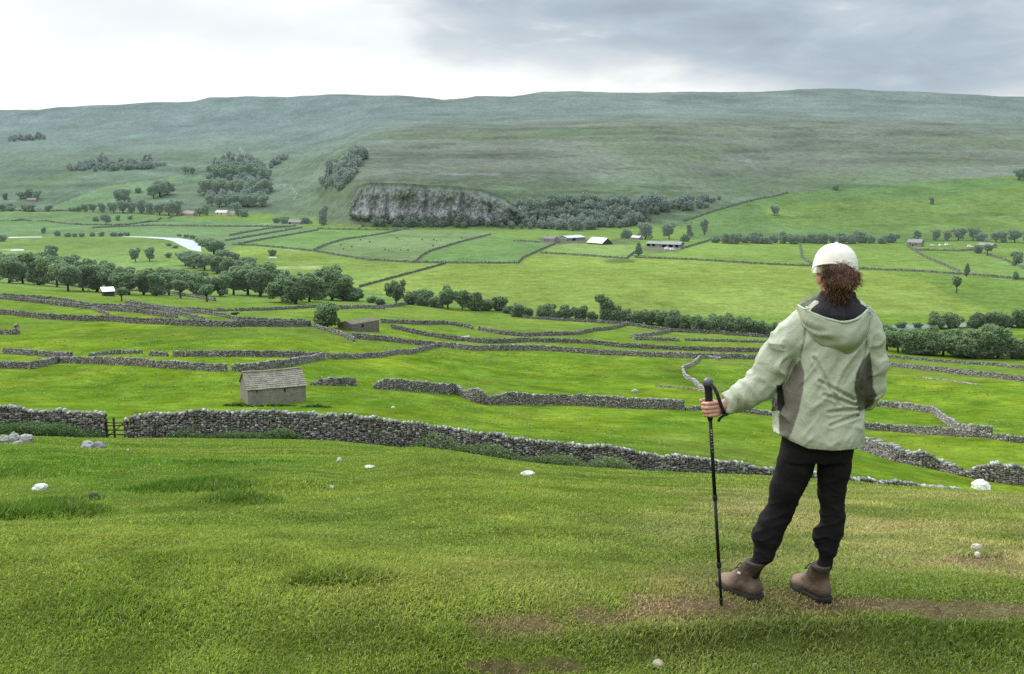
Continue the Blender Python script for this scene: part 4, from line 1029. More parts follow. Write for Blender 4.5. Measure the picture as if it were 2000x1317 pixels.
wood('woodland', [([(1012,402),(1100,394),(1190,398),(1200,446),(1130,452),(1040,446),(1000,432)], 1.0), ([(1190,404),(1300,398),(1330,398),(1270,432),(1210,450)], .32), ([(1300,396),(1420,387),(1400,400),(1330,420)], .07), ([(690,424),(1000,430),(1060,448),(900,446),(700,444)], .45)], 330, 9.5, 'dark scrubby woodland clothing the slope below and right of the cliff', 1200, hz=.45)
wood('ravine_woodland', [([(622,356),(660,330),(700,304),(722,298),(714,312),(690,346),(668,372),(640,372)], 1.0)], 90, 13, 'dark trees filling the gully on the left flank of the cliff', 1200, hz=.55)
wood('plantation_woodland', [([(125,333),(150,322),(290,321),(325,324),(290,331),(180,336)], 1.0), ([(10,270),(90,268),(88,275),(12,277)], .25)], 170, 12, 'narrow dark plantation lying along the far left hillside', 1500, tone=.9, hz=.65)
wood('hillside_woodland', [([(395,392),(412,330),(450,304),(470,300),(524,330),(524,392),(480,404),(430,400)], 1.0), ([(530,318),(565,304),(560,312),(525,332)], .1)], 300, 12, 'grey-green mass of trees filling the hillside wood behind the hamlet', 1300, hz=.62)
# ================================================================== CLIFF, WATER, BUILDINGS, ANIMALS
def limestone_crag():
    n, mrows = 260, 60
    px = np.linspace(686, 1024, n)[:, None] + np.zeros((1, mrows)); f = np.linspace(0, 1, mrows)[None, :] + np.zeros((n, 1))
    top = np.interp(px, [686, 700, 720, 790, 830, 860, 940, 985, 1024], [394, 366, 360, 361, 365, 365, 373, 389, 420])
    bot = np.interp(px, [686, 700, 760, 830, 900, 1000, 1024], [414, 420, 424, 424, 428, 433, 434])
    Yf = np.interp(px, [686, 720, 1000, 1024], [1388, 1366, 1334, 1340])
    u, t = ray(px, bot + 6 + (top - bot - 9) * f)
    d = 9 * fbm(px * .03, f * .9, seed=80) + 4.5 * fbm(px * .12, f * 2.5, seed=81) + 2.4 * fbm(px * .3, f * 9, seed=82) + 1.2 * fbm(px * .8, f * 24, seed=83)
    ov = 5.0 * sstep(.25, .7, f) * (1 - sstep(.7, 1.0, f))
    d = d + 8 * np.exp(-((px - 833) / 5.5) ** 2) + 8 * np.exp(-((px - 905) / 5) ** 2) + 7 * np.exp(-((px - 756) / 4) ** 2)
    Y = Yf + d - ov + 88 * np.maximum(0, f - .86) ** 1.2
    V = np.stack([u * Y, Y, -t * Yf], -1)
    st = fbm(px * .14, f * 1.3, seed=85); st2 = fbm(px * .5, f * 5, seed=86); led = fbm(px * .05, f * 14, seed=88)
    g = np.array([.285, .293, .318]) * (1 + .24 * st + .18 * st2 + .15 * led)[..., None]
    lo = (sstep(.62, .12, f) * (px < 1005))[..., None]; g = g + np.array([.11, .10, .102]) * lo * (1 + .5 * st[..., None])
    moss = np.clip(sstep(.38, .78, f + .38 * fbm(px * .05, f * 2.5, seed=87) + .12 * led) * .9 + sstep(950, 1024, px) * .65, 0, 1)[..., None]
    g = g * (1 - moss) + np.array([.175, .195, .16]) * moss * (1 + .35 * st2)[..., None]
    dk = (np.exp(-((px - 833) / 5) ** 2) * .18 + np.exp(-((px - 790) / 12) ** 2) * .12)[..., None]
    tp = sstep(.80, .97, f + .06 * st2)[..., None]; g = g * (1 - tp) + C(116, 128, 104) * tp
    sk_ = sstep(.16, .03, f + .10 * fbm(px * .12, f * 3, seed=89))[..., None]; g = g * (1 - sk_) + np.array([.14, .165, .125]) * sk_
    K = np.clip(g * (1 - dk), .05, .75)
    i = np.arange(n - 1)[:, None]; k = np.arange(mrows - 1)[None]
    a = i * mrows + k
    f4 = np.stack([a, a + mrows, a + mrows + 1, a + 1], -1).reshape(-1, 4)
    me = mesh_np('limestone_crag', V.reshape(-1, 3), f4, True); set_col(me, K.reshape(-1, 3))
    m, nt, out = new_mat('crag_rock'); at_ = N(nt, 'ShaderNodeAttribute', attribute_name='Col')
    nn = noise(nt, .35, 6, .7, 'World', (1, 1, .5)); c = mixc(nt, at_.outputs['Color'], ramp(nt, nn, [(.3, (.7, .7, .72)), (.7, (1.28, 1.28, 1.28))]), 1.0, 'MULTIPLY')
    b = N(nt, 'ShaderNodeBsdfDiffuse'); nt.links.new(c, b.inputs[0]); nt.links.new(b.outputs[0], out.inputs[0])
    o = obj('limestone_crag', me, m); tag(o, 'long grey limestone cliff jutting from the hillside across the valley', 'cliff')
limestone_crag()

def water_mat(name='river_water', col=(.42, .45, .46), spec=.9):
    m, nt, out = new_mat(name)
    b = N(nt, 'ShaderNodeBsdfPrincipled'); b.inputs['Base Color'].default_value = (*col, 1); b.inputs['Roughness'].default_value = .22
    b.inputs['Specular IOR Level'].default_value = spec
    bp = N(nt, 'ShaderNodeBump'); bp.inputs['Strength'].default_value = .9; bp.inputs['Distance'].default_value = .5
    nt.links.new(noise(nt, .35, 4, .6, 'World', (1, .5, 1)), bp.inputs['Height']); nt.links.new(bp.outputs[0], b.inputs['Normal'])
    nt.links.new(b.outputs[0], out.inputs[0]); return m
WATER = water_mat(); DULL = water_mat('dull_water', (.17, .18, .19), .35)  # reflected sky put into the base colours, pale and dull
def river(poly, lift=.12, ymin=300, mat=None):
    P = [at(a, b, ymin) for a, b in poly]
    z = max(p.z for p in P) + lift
    out_ = []
    for (a, b) in poly:
        u, t = ray(a, b); Y = -z / t; out_.append((u * Y, Y, z))
    o = obj('river', mesh_data('river', out_, [tuple(range(len(out_)))]), mat or WATER); tag(o, kind='structure')
river([(292,462.6),(350,465.2),(376,469.5),(392,479),(393,492),(371,488),(352,479),(336,471),(318,467),(290,465.4)])
river([(16,463.2),(50,462.6),(82,462.4),(82,463.8),(50,464.2),(17,465)]); river([(236,461.6),(262,461.9),(292,462.6),(290,464.6),(262,463.6),(238,463.0)])
river([(1660,640),(1735,636),(1775,635),(1830,634),(1890,632),(1960,630),(2080,629),(2080,640),(1960,637),(1860,640),(1775,643),(1735,645),(1660,652)], ymin=300, mat=DULL)
river([(524,503),(540,502),(541,504.2),(526,504.6)]); river([(20,488),(46,487),(47,489.5),(22,490)])

# ---- buildings
def wall_mat(name, c, var=.35): return surf_mat(name, c, var, 1.6, rough=.95, bump=.5, bump_scale=6, coord='Object', spec=.1)
M_STONE = wall_mat('rubble_stone', (.23, .205, .175)); M_SLAB = surf_mat('stone_slates', (.235, .21, .165), .35, 1.2, rough=.95, spec=.1)
M_FARSTONE = wall_mat('hazy_stone', (.24, .225, .215), .25); M_WHITE = surf_mat('white_sheeting', (.86, .85, .80), .06, .5, rough=.6); M_GREYROOF = surf_mat('grey_roofing', (.24, .24, .255), .2, .4, rough=.8)
M_DARK = surf_mat('dark_opening', (.015, .014, .013), .2, 3); M_CREAM = wall_mat('cream_render', (.52, .46, .37), .15); M_PINK = wall_mat('brown_stone_hazy', (.27, .225, .215), .2); M_SHEDWALL = surf_mat('dark_boarding', (.06, .055, .055), .3, 3)
M_PALE = surf_mat('pale_fascia', (.62, .62, .62), .1, 1); M_WOOD = surf_mat('old_timber', (.055, .045, .036), .4, 9, coord='Object')

def house(name, label, A, B, depth, wall_h, rise, m_wall, m_roof, cat='building', openings=(), over=.15, courses=0, group=None, base_drop=1.0, ridge_at=.5, chimney=False, sag=0.0, mono=False):
    """A, B: front ground corners (world, left and right); roof ridge along the front"""
    A, B = Vector(A), Vector(B); z0 = min(A.z, B.z) - .1
    d = Vector((B.x - A.x, B.y - A.y, 0)); L = d.length; d.normalize(); n = Vector((-d.y, d.x, 0))   # n points away behind the front
    if n.y < 0: n = -n
    zt = max(A.z, B.z) + wall_h
    root = empty(name, ((A.x + B.x) / 2, (A.y + B.y) / 2, z0)); tag(root, label, cat, group)
    O = Vector(root.location)
    def Q(s, t, z): return Vector((A.x, A.y, 0)) + d * s + n * t + Vector((0, 0, z)) - O
    rz = zt + rise; rt = depth * ridge_at
    w = MB()
    if mono:
        w.add([Q(0,0,z0-base_drop), Q(L,0,z0-base_drop), Q(L,depth,z0-base_drop), Q(0,depth,z0-base_drop), Q(0,0,zt), Q(L,0,zt), Q(L,depth,zt+rise), Q(0,depth,zt+rise)],
              [(0,1,5,4),(1,2,6,5),(2,3,7,6),(3,0,4,7)])
    else:
        w.add([Q(0,0,z0-base_drop), Q(L,0,z0-base_drop), Q(L,depth,z0-base_drop), Q(0,depth,z0-base_drop), Q(0,0,zt), Q(L,0,zt), Q(L,depth,zt), Q(0,depth,zt), Q(0,rt,rz-.06), Q(L,rt,rz-.06)],
              [(0,1,5,4),(2,3,7,6),(1,2,6,9,5),(3,0,4,8,7)])
    wo = w.build('wall', m_wall, root)
    r = MB(); nseg = 14 if sag else 1; th = .12
    ro_ = []
    def strip(t0, z0_, t1, z1_):
        if courses:
            kk = courses
            for c in range(kk):
                f0, f1 = c / kk, (c + 1) / kk
                ta, tb = t0 + (t1 - t0) * f0, t0 + (t1 - t0) * f1; za, zb = z0_ + (z1_ - z0_) * f0, z0_ + (z1_ - z0_) * f1
                s = -over
                while s < L + over - .02:
                    e = min(L + over, s + random.uniform(.35, .75)); j = random.uniform(-.03, .03); q = random.uniform(0, .035)
                    sg = lambda x, f: -sag * math.sin(math.pi * min(max(x / L, 0), 1)) * f
                    r.add([Q(s+.01,ta+j,za+.0+q+sg(s,f0)),Q(e-.01,ta+j,za+.0+q+sg(e,f0)),Q(e-.01,tb+(t1-t0)/kk*.35,zb+.03+sg(e,f1)),Q(s+.01,tb+(t1-t0)/kk*.35,zb+.03+sg(s,f1)),
                           Q(s+.01,ta+j,za+.07+q+sg(s,f0)),Q(e-.01,ta+j,za+.07+q+sg(e,f0)),Q(e-.01,tb+(t1-t0)/kk*.35,zb+.06+sg(e,f1)),Q(s+.01,tb+(t1-t0)/kk*.35,zb+.06+sg(s,f1))],
                          [(0,1,5,4),(4,5,6,7),(1,2,6,5),(3,0,4,7)])
                    s = e
        else:
            r.add([Q(-over,t0,z0_),Q(L+over,t0,z0_),Q(L+over,t1,z1_),Q(-over,t1,z1_),Q(-over,t0,z0_+th),Q(L+over,t0,z0_+th),Q(L+over,t1,z1_+th),Q(-over,t1,z1_+th)],
                  [(0,1,5,4),(1,2,6,5),(2,3,7,6),(3,0,4,7),(4,5,6,7),(3,2,1,0)])
    if mono:
        strip(-over, zt - over * rise / depth, depth + over, zt + rise + over * rise / depth)
    else:
        k = rise / rt
        strip(-over, zt - over * k, rt, rz); k2 = rise / (depth - rt); strip(depth + over, zt - over * k2, rt, rz)
    ro = r.build('roof', m_roof, root)
    if courses:
        rb = MB(); s = -over
        while s < L + over - .05:
            e = min(L + over, s + random.uniform(.4, .6)); x = (s + e) / 2
            c = Q(x, rt, rz + .07 - sag * math.sin(math.pi * min(max(x / L, 0), 1)))
            rb.box(c, (e - s - .02, .3, .1), math.atan2(d.y, d.x), .06); s = e
        rb.build('ridge_stones', m_roof, ro)
    for (kind, s, z, ww, hh, face) in openings:
        o = MB()
        if face == 'front': o.box(Q(s, -.01, zt - wall_h + z), (ww, .06, hh), math.atan2(d.y, d.x))
        elif face == 'left': o.box(Q(-.01, s, zt - wall_h + z), (.06, ww, hh), math.atan2(d.y, d.x))
        else: o.box(Q(L + .01, s, zt - wall_h + z), (.06, ww, hh), math.atan2(d.y, d.x))
        o.build(kind, M_DARK, wo)
    if chimney:
        c = MB(); c.box(Q(L * .12, rt, rz + .5), (.9, .7, 1.5), math.atan2(d.y, d.x)); c.build('chimney', m_wall, ro)
    return root

def AB(x0, y0, x1, y1, ymin=60):
    return at(x0, y0, ymin), at(x1, y1, ymin)

# the stone barn in the middle field
A = at(485, 791, 75); Bq = at(600.5, 797, 75)
Bx = Vector((ray(598.5, 797)[0] * (A.y + 2.7), A.y + 2.7, 0)); Bx.z = float(ground(Bx.x, Bx.y)[0])
wb = [('window', 6.1 * .67, 1.35, .16, .42, 'front'), ('window', 1.0, 1.5, .12, .3, 'front')]
dep = A.y * CP - A.z * SP
barn = house('stone_barn', 'small roofed stone barn with mossy slate roof alone in the green field', A, Bx, 5.0, 30 * dep / F_PX, 1.55, M_STONE, M_SLAB, 'barn', wb, courses=9, sag=.10, over=.14)
# low ruined barn by the lone tree
A, B2 = AB(688, 647, 741, 649, 150)
house('field_barn', 'low roofless-looking brown field barn beside the lone round tree', A, B2, 5.5, 1.75, .75, wall_mat('brown_rubble', (.17, .145, .125)), surf_mat('sunken_turf_roof', (.13, .115, .075), .4, 1.5), 'barn', [('window', 4.3, 1.0, .9, .8, 'front')], over=.0, sag=.1)
# white-roofed shed under the spreading tree
A, B2 = AB(202, 578.5, 224, 579, 250)
house('shed', 'dark shed with bright white roof below the riverside wood', A, B2, 4.0, 1.9, 1.2, M_SHEDWALL, M_WHITE, 'shed', over=.4, mono=True)
A, B2 = AB(376, 578, 392, 579, 250)
house('shed', 'small pinkish shed half hidden by a tree at the wood edge', A, B2, 3.5, 2.0, 1.3, M_PINK, M_PINK, 'shed', over=.2)
# farm under the cliff
A, B2 = AB(1147, 476, 1176, 478.5, 500)
house('farm_barn', 'farm barn with a large bright white roof in the valley', A, B2, 12, 1.6, 4.6, M_SHEDWALL, M_WHITE, 'barn', over=.5)
A, B2 = AB(1110, 471, 1143, 469, 500)
house('farm_shed', 'long grey farm shed left of the white-roofed barn', A, B2, 14, 3.0, 2.0, M_PINK, surf_mat('pale_grey_roof', (.46, .47, .49), .12, .3), 'shed', [('doorway', 9, 1.3, 5, 2.4, 'front')], over=.4)
A, B2 = AB(1061, 472, 1082, 473, 500)
house('farmhouse', 'brownish farmhouse at the left end of the valley farm', A, B2, 8, 3.2, 2.0, M_PINK, wall_mat('hazy_slate', (.20, .185, .185), .2), 'house', [('window', 2.5, 1.6, 1, 1.2, 'front'), ('window', 6, 1.6, 1, 1.2, 'front')], chimney=True)
A, B2 = AB(1086, 470, 1107, 471, 500)
house('farm_shed', 'low brown outbuilding between the farmhouse and the long grey shed', A, B2, 7, 2.2, 1.4, M_PINK, M_GREYROOF, 'shed')
A, B2 = AB(1262, 481, 1290, 482, 500)
house('farm_shed', 'open-fronted grey shed, left one of the farm group with dark bays', A, B2, 10, 2.6, 1.7, M_FARSTONE, M_GREYROOF, 'shed', [('doorway', 2.5, 1.1, 3.2, 2.2, 'front'), ('doorway', 7.5, 1.1, 3.2, 2.2, 'front')], over=.4)
A, B2 = AB(1291, 483, 1328, 484, 500)
house('farm_shed', 'wide grey cattle shed at the right of the farm group', A, B2, 14, 2.8, 2.2, M_FARSTONE, M_GREYROOF, 'shed', [('doorway', 3, 1.2, 4, 2.3, 'front'), ('doorway', 9, 1.2, 4, 2.3, 'front'), ('doorway', 15, 1.2, 3, 2.3, 'front')], over=.5)
A, B2 = AB(1232, 468, 1248, 469, 500)
house('cottage', 'tiny pale cottage between the dark trees of the farm', A, B2, 6, 2.4, 1.6, M_FARSTONE, M_PALE, 'house')
# house and shed on the lane at the right
A, B2 = AB(1771, 481, 1799, 482, 500)
house('stone_house', 'pinkish stone house on the lane under the green hill', A, B2, 8, 3.6, 2.8, M_FARSTONE, wall_mat('hazy_roof', (.26, .235, .225), .2), 'house', [('window', 3, 1.9, 1.0, 1.3, 'front'), ('window', 8, 1.9, 1.0, 1.3, 'front'), ('door', 5.5, 1.1, 1.0, 2.0, 'front')], chimney=True)
A, B2 = AB(1908, 483, 1936, 485, 500)
house('stone_shed', 'grey stone shed behind the spreading tree on the right', A, B2, 7, 2.2, 1.9, M_FARSTONE, M_FARSTONE, 'shed')
# hamlet
A, B2 = AB(420, 421, 442, 422, 900)
house('cottage', 'cream cottage with pale roof, the brightest house of the hamlet', A, B2, 10, 5.5, 4.0, M_CREAM, surf_mat('cream_roof', (.55, .50, .42), .1, .3), 'house', [('window', 6, 3, 2, 2, 'front'), ('window', 15, 3, 2, 2, 'front')], over=.5)
A, B2 = AB(443, 420, 457, 421, 900)
house('cottage', 'lower cream cottage adjoining the bright one in the hamlet', A, B2, 9, 3.5, 3.0, M_CREAM, M_PINK, 'house')
A, B2 = AB(355, 421, 377, 423, 900)
house('cottage', 'pink-brown cottage at the left of the hamlet', A, B2, 9, 4.5, 4.5, M_PINK, M_PINK, 'house', [('window', 8, 3, 2, 2, 'front')], chimney=True)
A, B2 = AB(562, 438, 586, 438.5, 900)
house('grey_barn', 'grey barn at the slope foot left of the cliff', A, B2, 9, 3.0, 3.4, M_FARSTONE, M_FARSTONE, 'barn', [('doorway', 4, 1.5, 3, 3, 'front')])
A, B2 = AB(52, 394, 70, 394.5, 1200)
house('cottage', 'faint grey cottage among trees on the far left', A, B2, 9, 4, 4, M_FARSTONE, M_FARSTONE, 'house')

# ---- parked vehicles, a few pixels each
def vehicle(px, py, label, ln=4.6, hh=2.0, van=True, col=(.8, .8, .8), rz=0.0, ymin=500, group=None):
    p = at(px, py, ymin); root = empty('van' if van else 'car', p, rz); tag(root, label, 'van' if van else 'car', group)
    m = MB(); s = .9
    if van: prof = [(-ln/2, .35), (-ln/2, hh), (ln*.22, hh), (ln*.36, hh*.62), (ln/2, hh*.52), (ln/2, .35)]
    else: prof = [(-ln/2, .35), (-ln/2, .85), (-ln*.40, .95), (-ln*.28, hh), (ln*.12, hh), (ln*.27, .95), (ln/2, .8), (ln/2, .35)]
    k = len(prof)
    m.add([(x, -s, z) for x, z in prof] + [(x, s, z) for x, z in prof], [tuple(range(k)), tuple(reversed(range(k, 2 * k)))] + [((i + 1) % k, i, i + k, (i + 1) % k + k) for i in range(k)])
    m.build('body', surf_mat('vehicle_paint', col, .05, 1, rough=.35), root)
    g = MB(); 
    if van: g.add([(ln*.225, -s*.85, hh*.97), (ln*.225, s*.85, hh*.97), (ln*.365, s*.85, hh*.62), (ln*.365, -s*.85, hh*.62)], [(0, 1, 2, 3)]); g.box((ln*.12, -s-.005, hh*.78), (ln*.2, .02, hh*.24))
    else: g.box((-ln*.08, 0, hh*.86), (ln*.36, s*2.02, hh*.2))
    g.build('window', M_DARK, root)
    for a in (-.32, .32):
        for b in (-1, 1):
            w = MB(); w.tube([(a * ln, b * s * .8, .33), (a * ln, b * s * 1.02, .33)], .33, 10); w.build('wheel', M_DARK, root)
    return root
for a in [(1304, 488, 'white van parked in front of the grey cattle shed, left of another', 5.4, 2.3, True), (1314, 489, 'white van parked nearest the right end of the grey cattle shed', 5.2, 2.1, True),
          (1822, 481, 'white car parked alone right of the stone house', 4.3, 1.5, False), (1838, 480.5, 'white car parked in the middle of the lane-side row', 4.3, 1.5, False), (1850, 480, 'white van at the right end of the lane-side row', 5.0, 2.0, True),
          (1895, 483, 'white van parked left of the grey stone shed', 5.0, 2.0, True)]:
    vehicle(*a[:3], ln=a[3], hh=a[4], van=a[5], rz=random.uniform(-.3, .3))

# ---- cattle and sheep in the valley fields
def beast_mesh(name, blk=True, k=1.0):
    m = MB()
    m.tube([(-.95*k, 0, 1.0*k), (-.8*k, 0, 1.02*k), (-.2*k, 0, .95*k), (.4*k, 0, .95*k), (.75*k, 0, 1.05*k), (1.0*k, 0, 1.15*k), (1.25*k, 0, 1.12*k), (1.55*k, 0, .95*k)], [.12*k, .34*k, .40*k, .39*k, .36*k, .24*k, .19*k, .10*k], 8)
    for x in (-.7, .55):
        for y in (-.2, .2):
            m.tube([(x*k, y*k, .85*k), (x*k + (.06*k if x < 0 else 0), y*k, .45*k), (x*k, y*k, 0)], [.16*k, .08*k, .07*k], 6)
    m.tube([(-.95*k, 0, 1.15*k), (-1.05*k, 0, .9*k), (-1.05*k, 0, .5*k)], [.04*k, .03*k, .03*k], 5)
    for y in (-1, 1): m.tube([(1.2*k, y*.12*k, 1.25*k), (1.18*k, y*.3*k, 1.27*k)], [.05*k, .03*k], 5)
    return mesh_data(name, m.v, m.f, True)
COWM = beast_mesh('cow'); COWM.materials.append(surf_mat('black_hide', (.03, .028, .027), .2, 2))
SHEEPM = beast_mesh('sheep', k=.62); SHEEPM.materials.append(surf_mat('fleece', (.62, .60, .54), .15, 4))
cows = [(666,480,'black cow grazing alone at the left edge of the cow pasture'),(671,488,'black cow in the lower left corner of the cow pasture'),(687,484,'black cow right of the two leftmost ones in the cow pasture'),(752,489,'left one of two black cows side by side in the lower cow pasture'),(759,490.5,'right one of two black cows side by side in the lower cow pasture'),
        (783,490,'black cow alone just right of the side-by-side pair'),(797,490.5,'black cow at the lower right of the cow pasture'),(825,470,'black cow left of the upper group in the cow pasture'),(847,470,'left cow of the upper group of three in the cow pasture'),(853,471.5,'middle cow of the upper group of three in the cow pasture'),
        (860,470.5,'right cow of the upper group of three in the cow pasture'),(846,482,'black cow alone below the upper group of three'),(902,466,'black cow beyond the curved wall towards the farm'),(722,474,'black cow in the centre of the cow pasture'),(704,470,'black cow near the curved left wall of the cow pasture'),(775,466,'black cow near the top of the cow pasture')]
for a, b, lab in cows:
    p = at(a, b, 500); o = obj('cow', COWM, loc=p); o.rotation_euler = (0, 0, random.uniform(0, 6.28)); tag(o, lab, 'cow', 'black cattle in the cow pasture')
for a, b, lab in [(458, 619, 'dark cow standing by the wall left of the lone round tree')]:
    p = at(a, b, 200); o = obj('cow', COWM, loc=p); o.rotation_euler = (0, 0, .4); tag(o, lab, 'cow')
for a, b, lab in [(905, 662.5, 'left white sheep beside the sagging wall'), (912, 661.5, 'right white sheep beside the sagging wall'), (388, 607, 'left white sheep by the wall below the wood'), (396, 607, 'right white sheep by the wall below the wood'), (305, 613.5, 'white sheep between two long walls on the left slope'), (173, 569, 'white sheep left of the white-roofed shed')]:
    p = at(a, b, 150); o = obj('sheep', SHEEPM, loc=p); o.rotation_euler = (0, 0, random.uniform(-.4, .4)); tag(o, lab, 'sheep', 'white sheep in the middle fields')

# ---- wooden gate in the gap of the near wall
def gate():
    a = Vector((*Yp(211, 58.5), 0)); b = Vector((*Yp(249, 58.5), 0))
    a.z, b.z = float(ground(a.x, a.y)[0]), float(ground(b.x, b.y)[0])
    root = empty('gate', (a + b) / 2); tag(root, 'dark wooden hurdle gate closing the gap in the near stone wall', 'gate')
    O = root.location; d = b - a
    for t, hh in ((.03, 1.15), (.42, 1.35), (.97, 1.25)):
        m = MB(); c = a + d * t - O; m.box(c + Vector((0, 0, hh / 2 - .05)), (.11, .11, hh), .1, .04); m.build('post', M_WOOD, root)
    for hh in (.28, .55, .80, 1.0):
        m = MB(); c0 = a + d * .02 - O + Vector((0, -.07, hh)); c1 = a + d * .98 - O + Vector((0, -.07, hh + random.uniform(-.05, .05)))
        m.tube([c0, (c0 + c1) / 2 + Vector((0, 0, -.02)), c1], .042, 6); m.build('rail', M_WOOD, root)
    m = MB(); m.tube([a - O + d * .05 + Vector((0, -.12, .1)), a - O + d * .95 + Vector((0, -.12, .95))], .035, 6); m.build('brace', M_WOOD, root)
gate()

# ---- loose boulders in the near pasture
ROCKM = None
def rock_mat():
    m, nt, out = new_mat('pale_limestone'); at_ = N(nt, 'ShaderNodeObjectInfo')
    n = noise(nt, 6, 6, .65); c = mixc(nt, at_.outputs['Color'], ramp(nt, n, [(.3, (.5, .49, .47)), (.68, (1.2, 1.2, 1.18))]), 1.0, 'MULTIPLY')
    b = N(nt, 'ShaderNodeBsdfDiffuse'); nt.links.new(c, b.inputs[0])
    bp = N(nt, 'ShaderNodeBump'); bp.inputs['Strength'].default_value = .6; bp.inputs['Distance'].default_value = .03; nt.links.new(n, bp.inputs['Height']); nt.links.new(bp.outputs[0], b.inputs['Normal'])
    nt.links.new(b.outputs[0], out.inputs[0]); return m
ROCKM = rock_mat()
def boulder(px, py, wpx, hpx, label, col=(.5, .49, .46), seed=0, ymin=3.6, group='pale stones in the near pasture', flat=1.0, name='boulder', Y=None):
    import bmesh
    if Y: p = Vector((*Yp(px, Y), 0)); p.z = float(ground(p.x, p.y)[0])
    else: p = at(px, py, ymin)
    dep = p.y * CP - p.z * SP; w = wpx * dep / F_PX; h = hpx * dep / F_PX
    bm = bmesh.new(); bmesh.ops.create_icosphere(bm, subdivisions=3, radius=.5)
    co_ = np.array([v.co[:] for v in bm.verts])
    r = 1 + .28 * fbm(co_[:, 0] * 2.2 + seed, co_[:, 1] * 2.2, co_[:, 2] * 2.2, seed=90 + seed) + .12 * vnoise(co_[:, 0] * 6, co_[:, 1] * 6, co_[:, 2] * 6, seed=seed)
    q = np.round((co_ * r[:, None]) * 5) / 5 * .35 + co_ * r[:, None] * .65      # flattened facets
    for v, c in zip(bm.verts, q): v.co = (c[0] * w, c[1] * w * .8, c[2] * h * 1.25)
    me = bpy.data.meshes.new(name); bm.to_mesh(me); bm.free()
    o = obj(name, me, ROCKM, loc=p + Vector((0, 0, h * .22))); o.color = (*col, 1); o.rotation_euler = (0, 0, seed * 1.3)
    return tag(o, label, 'stone', group)
for i, a in enumerate([(8,866,26,18,'leftmost rock of the pale cluster near the wall at the left edge',(.36,.345,.325)),(27,862,24,20,'middle rock of the pale cluster near the wall at the left edge',(.42,.40,.375)),(51,863,30,18,'rightmost rock of the pale cluster near the wall at the left edge',(.38,.365,.345)),(36,868,18,9,'low rock in front of the pale cluster at the left edge',(.36,.34,.32)),
          (172,876,30,20,'left half of the split grey boulder below the gate',(.33,.315,.30)),(192,877,26,19,'right half of the split grey boulder below the gate',(.27,.26,.25)),(78,957,32,15,'flat white stone among tussocks on the left',(.66,.65,.60)),(183,975,24,14,'dark mossy lump of stone among tussocks on the left',(.06,.055,.05)),
          (663,901,11,9,'small bright white stone in the middle of the pasture, left of two',(.68,.67,.64)),(722,913,22,5,'flat whitish stone in the middle of the pasture, right of two',(.55,.53,.48)),(1031,928,27,11,'low white stone at the brow of the pasture left of the pole',(.62,.60,.56)),
          (1915,956,42,22,'large white boulder on the brow right of the walker',(.72,.70,.66)),(1907,1075,22,17,'upper pinkish white stone in the bare patch right of the walker',(.62,.56,.50)),(1909,1089,17,14,'lower pinkish white stone in the bare patch right of the walker',(.58,.52,.46)),
          (1286,1300,24,13,'brownish stone sunk in turf at the bottom edge',(.42,.36,.26)),(648,953,9,6,'tiny pale stone below the two white ones in mid pasture',(.5,.5,.44)),(699,977,6,5,'tiny pinkish pebble in mid pasture',(.5,.42,.36)),(1240,766,13,7,'grey boulder alone in the bright field left of the pole',(.40,.38,.36)),
          (768,797,9,4,'small pale stone beside the collapsed corner of the middle wall',(.6,.58,.54)),(250,880,5,4,'tiny white stone right of the split boulder',(.6,.6,.56))]):
    far = a[1] < 850
    boulder(a[0], a[1], a[2], a[3], a[4], a[5], seed=i, ymin=70 if far else 3.6)
# ================================================================== GRASS AND WEEDS
def blade_mat():
    m, nt, out = new_mat('grass_blades')
    a = N(nt, 'ShaderNodeAttribute', attribute_name='Col')
    d = N(nt, 'ShaderNodeBsdfDiffuse'); t = N(nt, 'ShaderNodeBsdfTranslucent'); s = N(nt, 'ShaderNodeMixShader'); s.inputs[0].default_value = .45
    nt.links.new(a.outputs['Color'], d.inputs['Color']); nt.links.new(a.outputs['Color'], t.inputs['Color'])
    nt.links.new(d.outputs[0], s.inputs[1]); nt.links.new(t.outputs[0], s.inputs[2]); nt.links.new(s.outputs[0], out.inputs[0]); return m
BLADE = blade_mat()
TUSS = [(390,955,.85,.50,1.35),(100,1000,.60,.40,1.35),(480,972,.5,.22,.8),(330,950,.5,.25,.5),(45,930,.8,.3,.6),(140,975,.4,.2,.6),(545,955,.5,.2,.45),(250,905,1.2,.4,.4),(470,905,1.0,.35,.35),(640,1130,.25,.1,.55),(705,1128,.2,.1,.4),(1560,1228,.5,.03,.30),(1750,1225,.5,.03,.32),(1900,1226,.5,.03,.30),(1430,1234,.4,.03,.28),
        (1150,1248,.4,.03,.28),(1310,1239,.4,.03,.30),(950,1265,.35,.03,.25),(1050,1257,.35,.03,.28),(1880,1270,.4,.12,.35),(900,1255,.3,.1,.3),(870,900,1.2,.4,.2),(600,1010,.5,.2,.25),(1050,1040,.6,.2,.2),(400,1090,.6,.2,.2),(1480,1070,.5,.15,.25),(1150,1110,.5,.15,.2),(700,1250,.4,.1,.2),(180,1180,.5,.15,.2),(1900,1085,.3,.12,.3)]

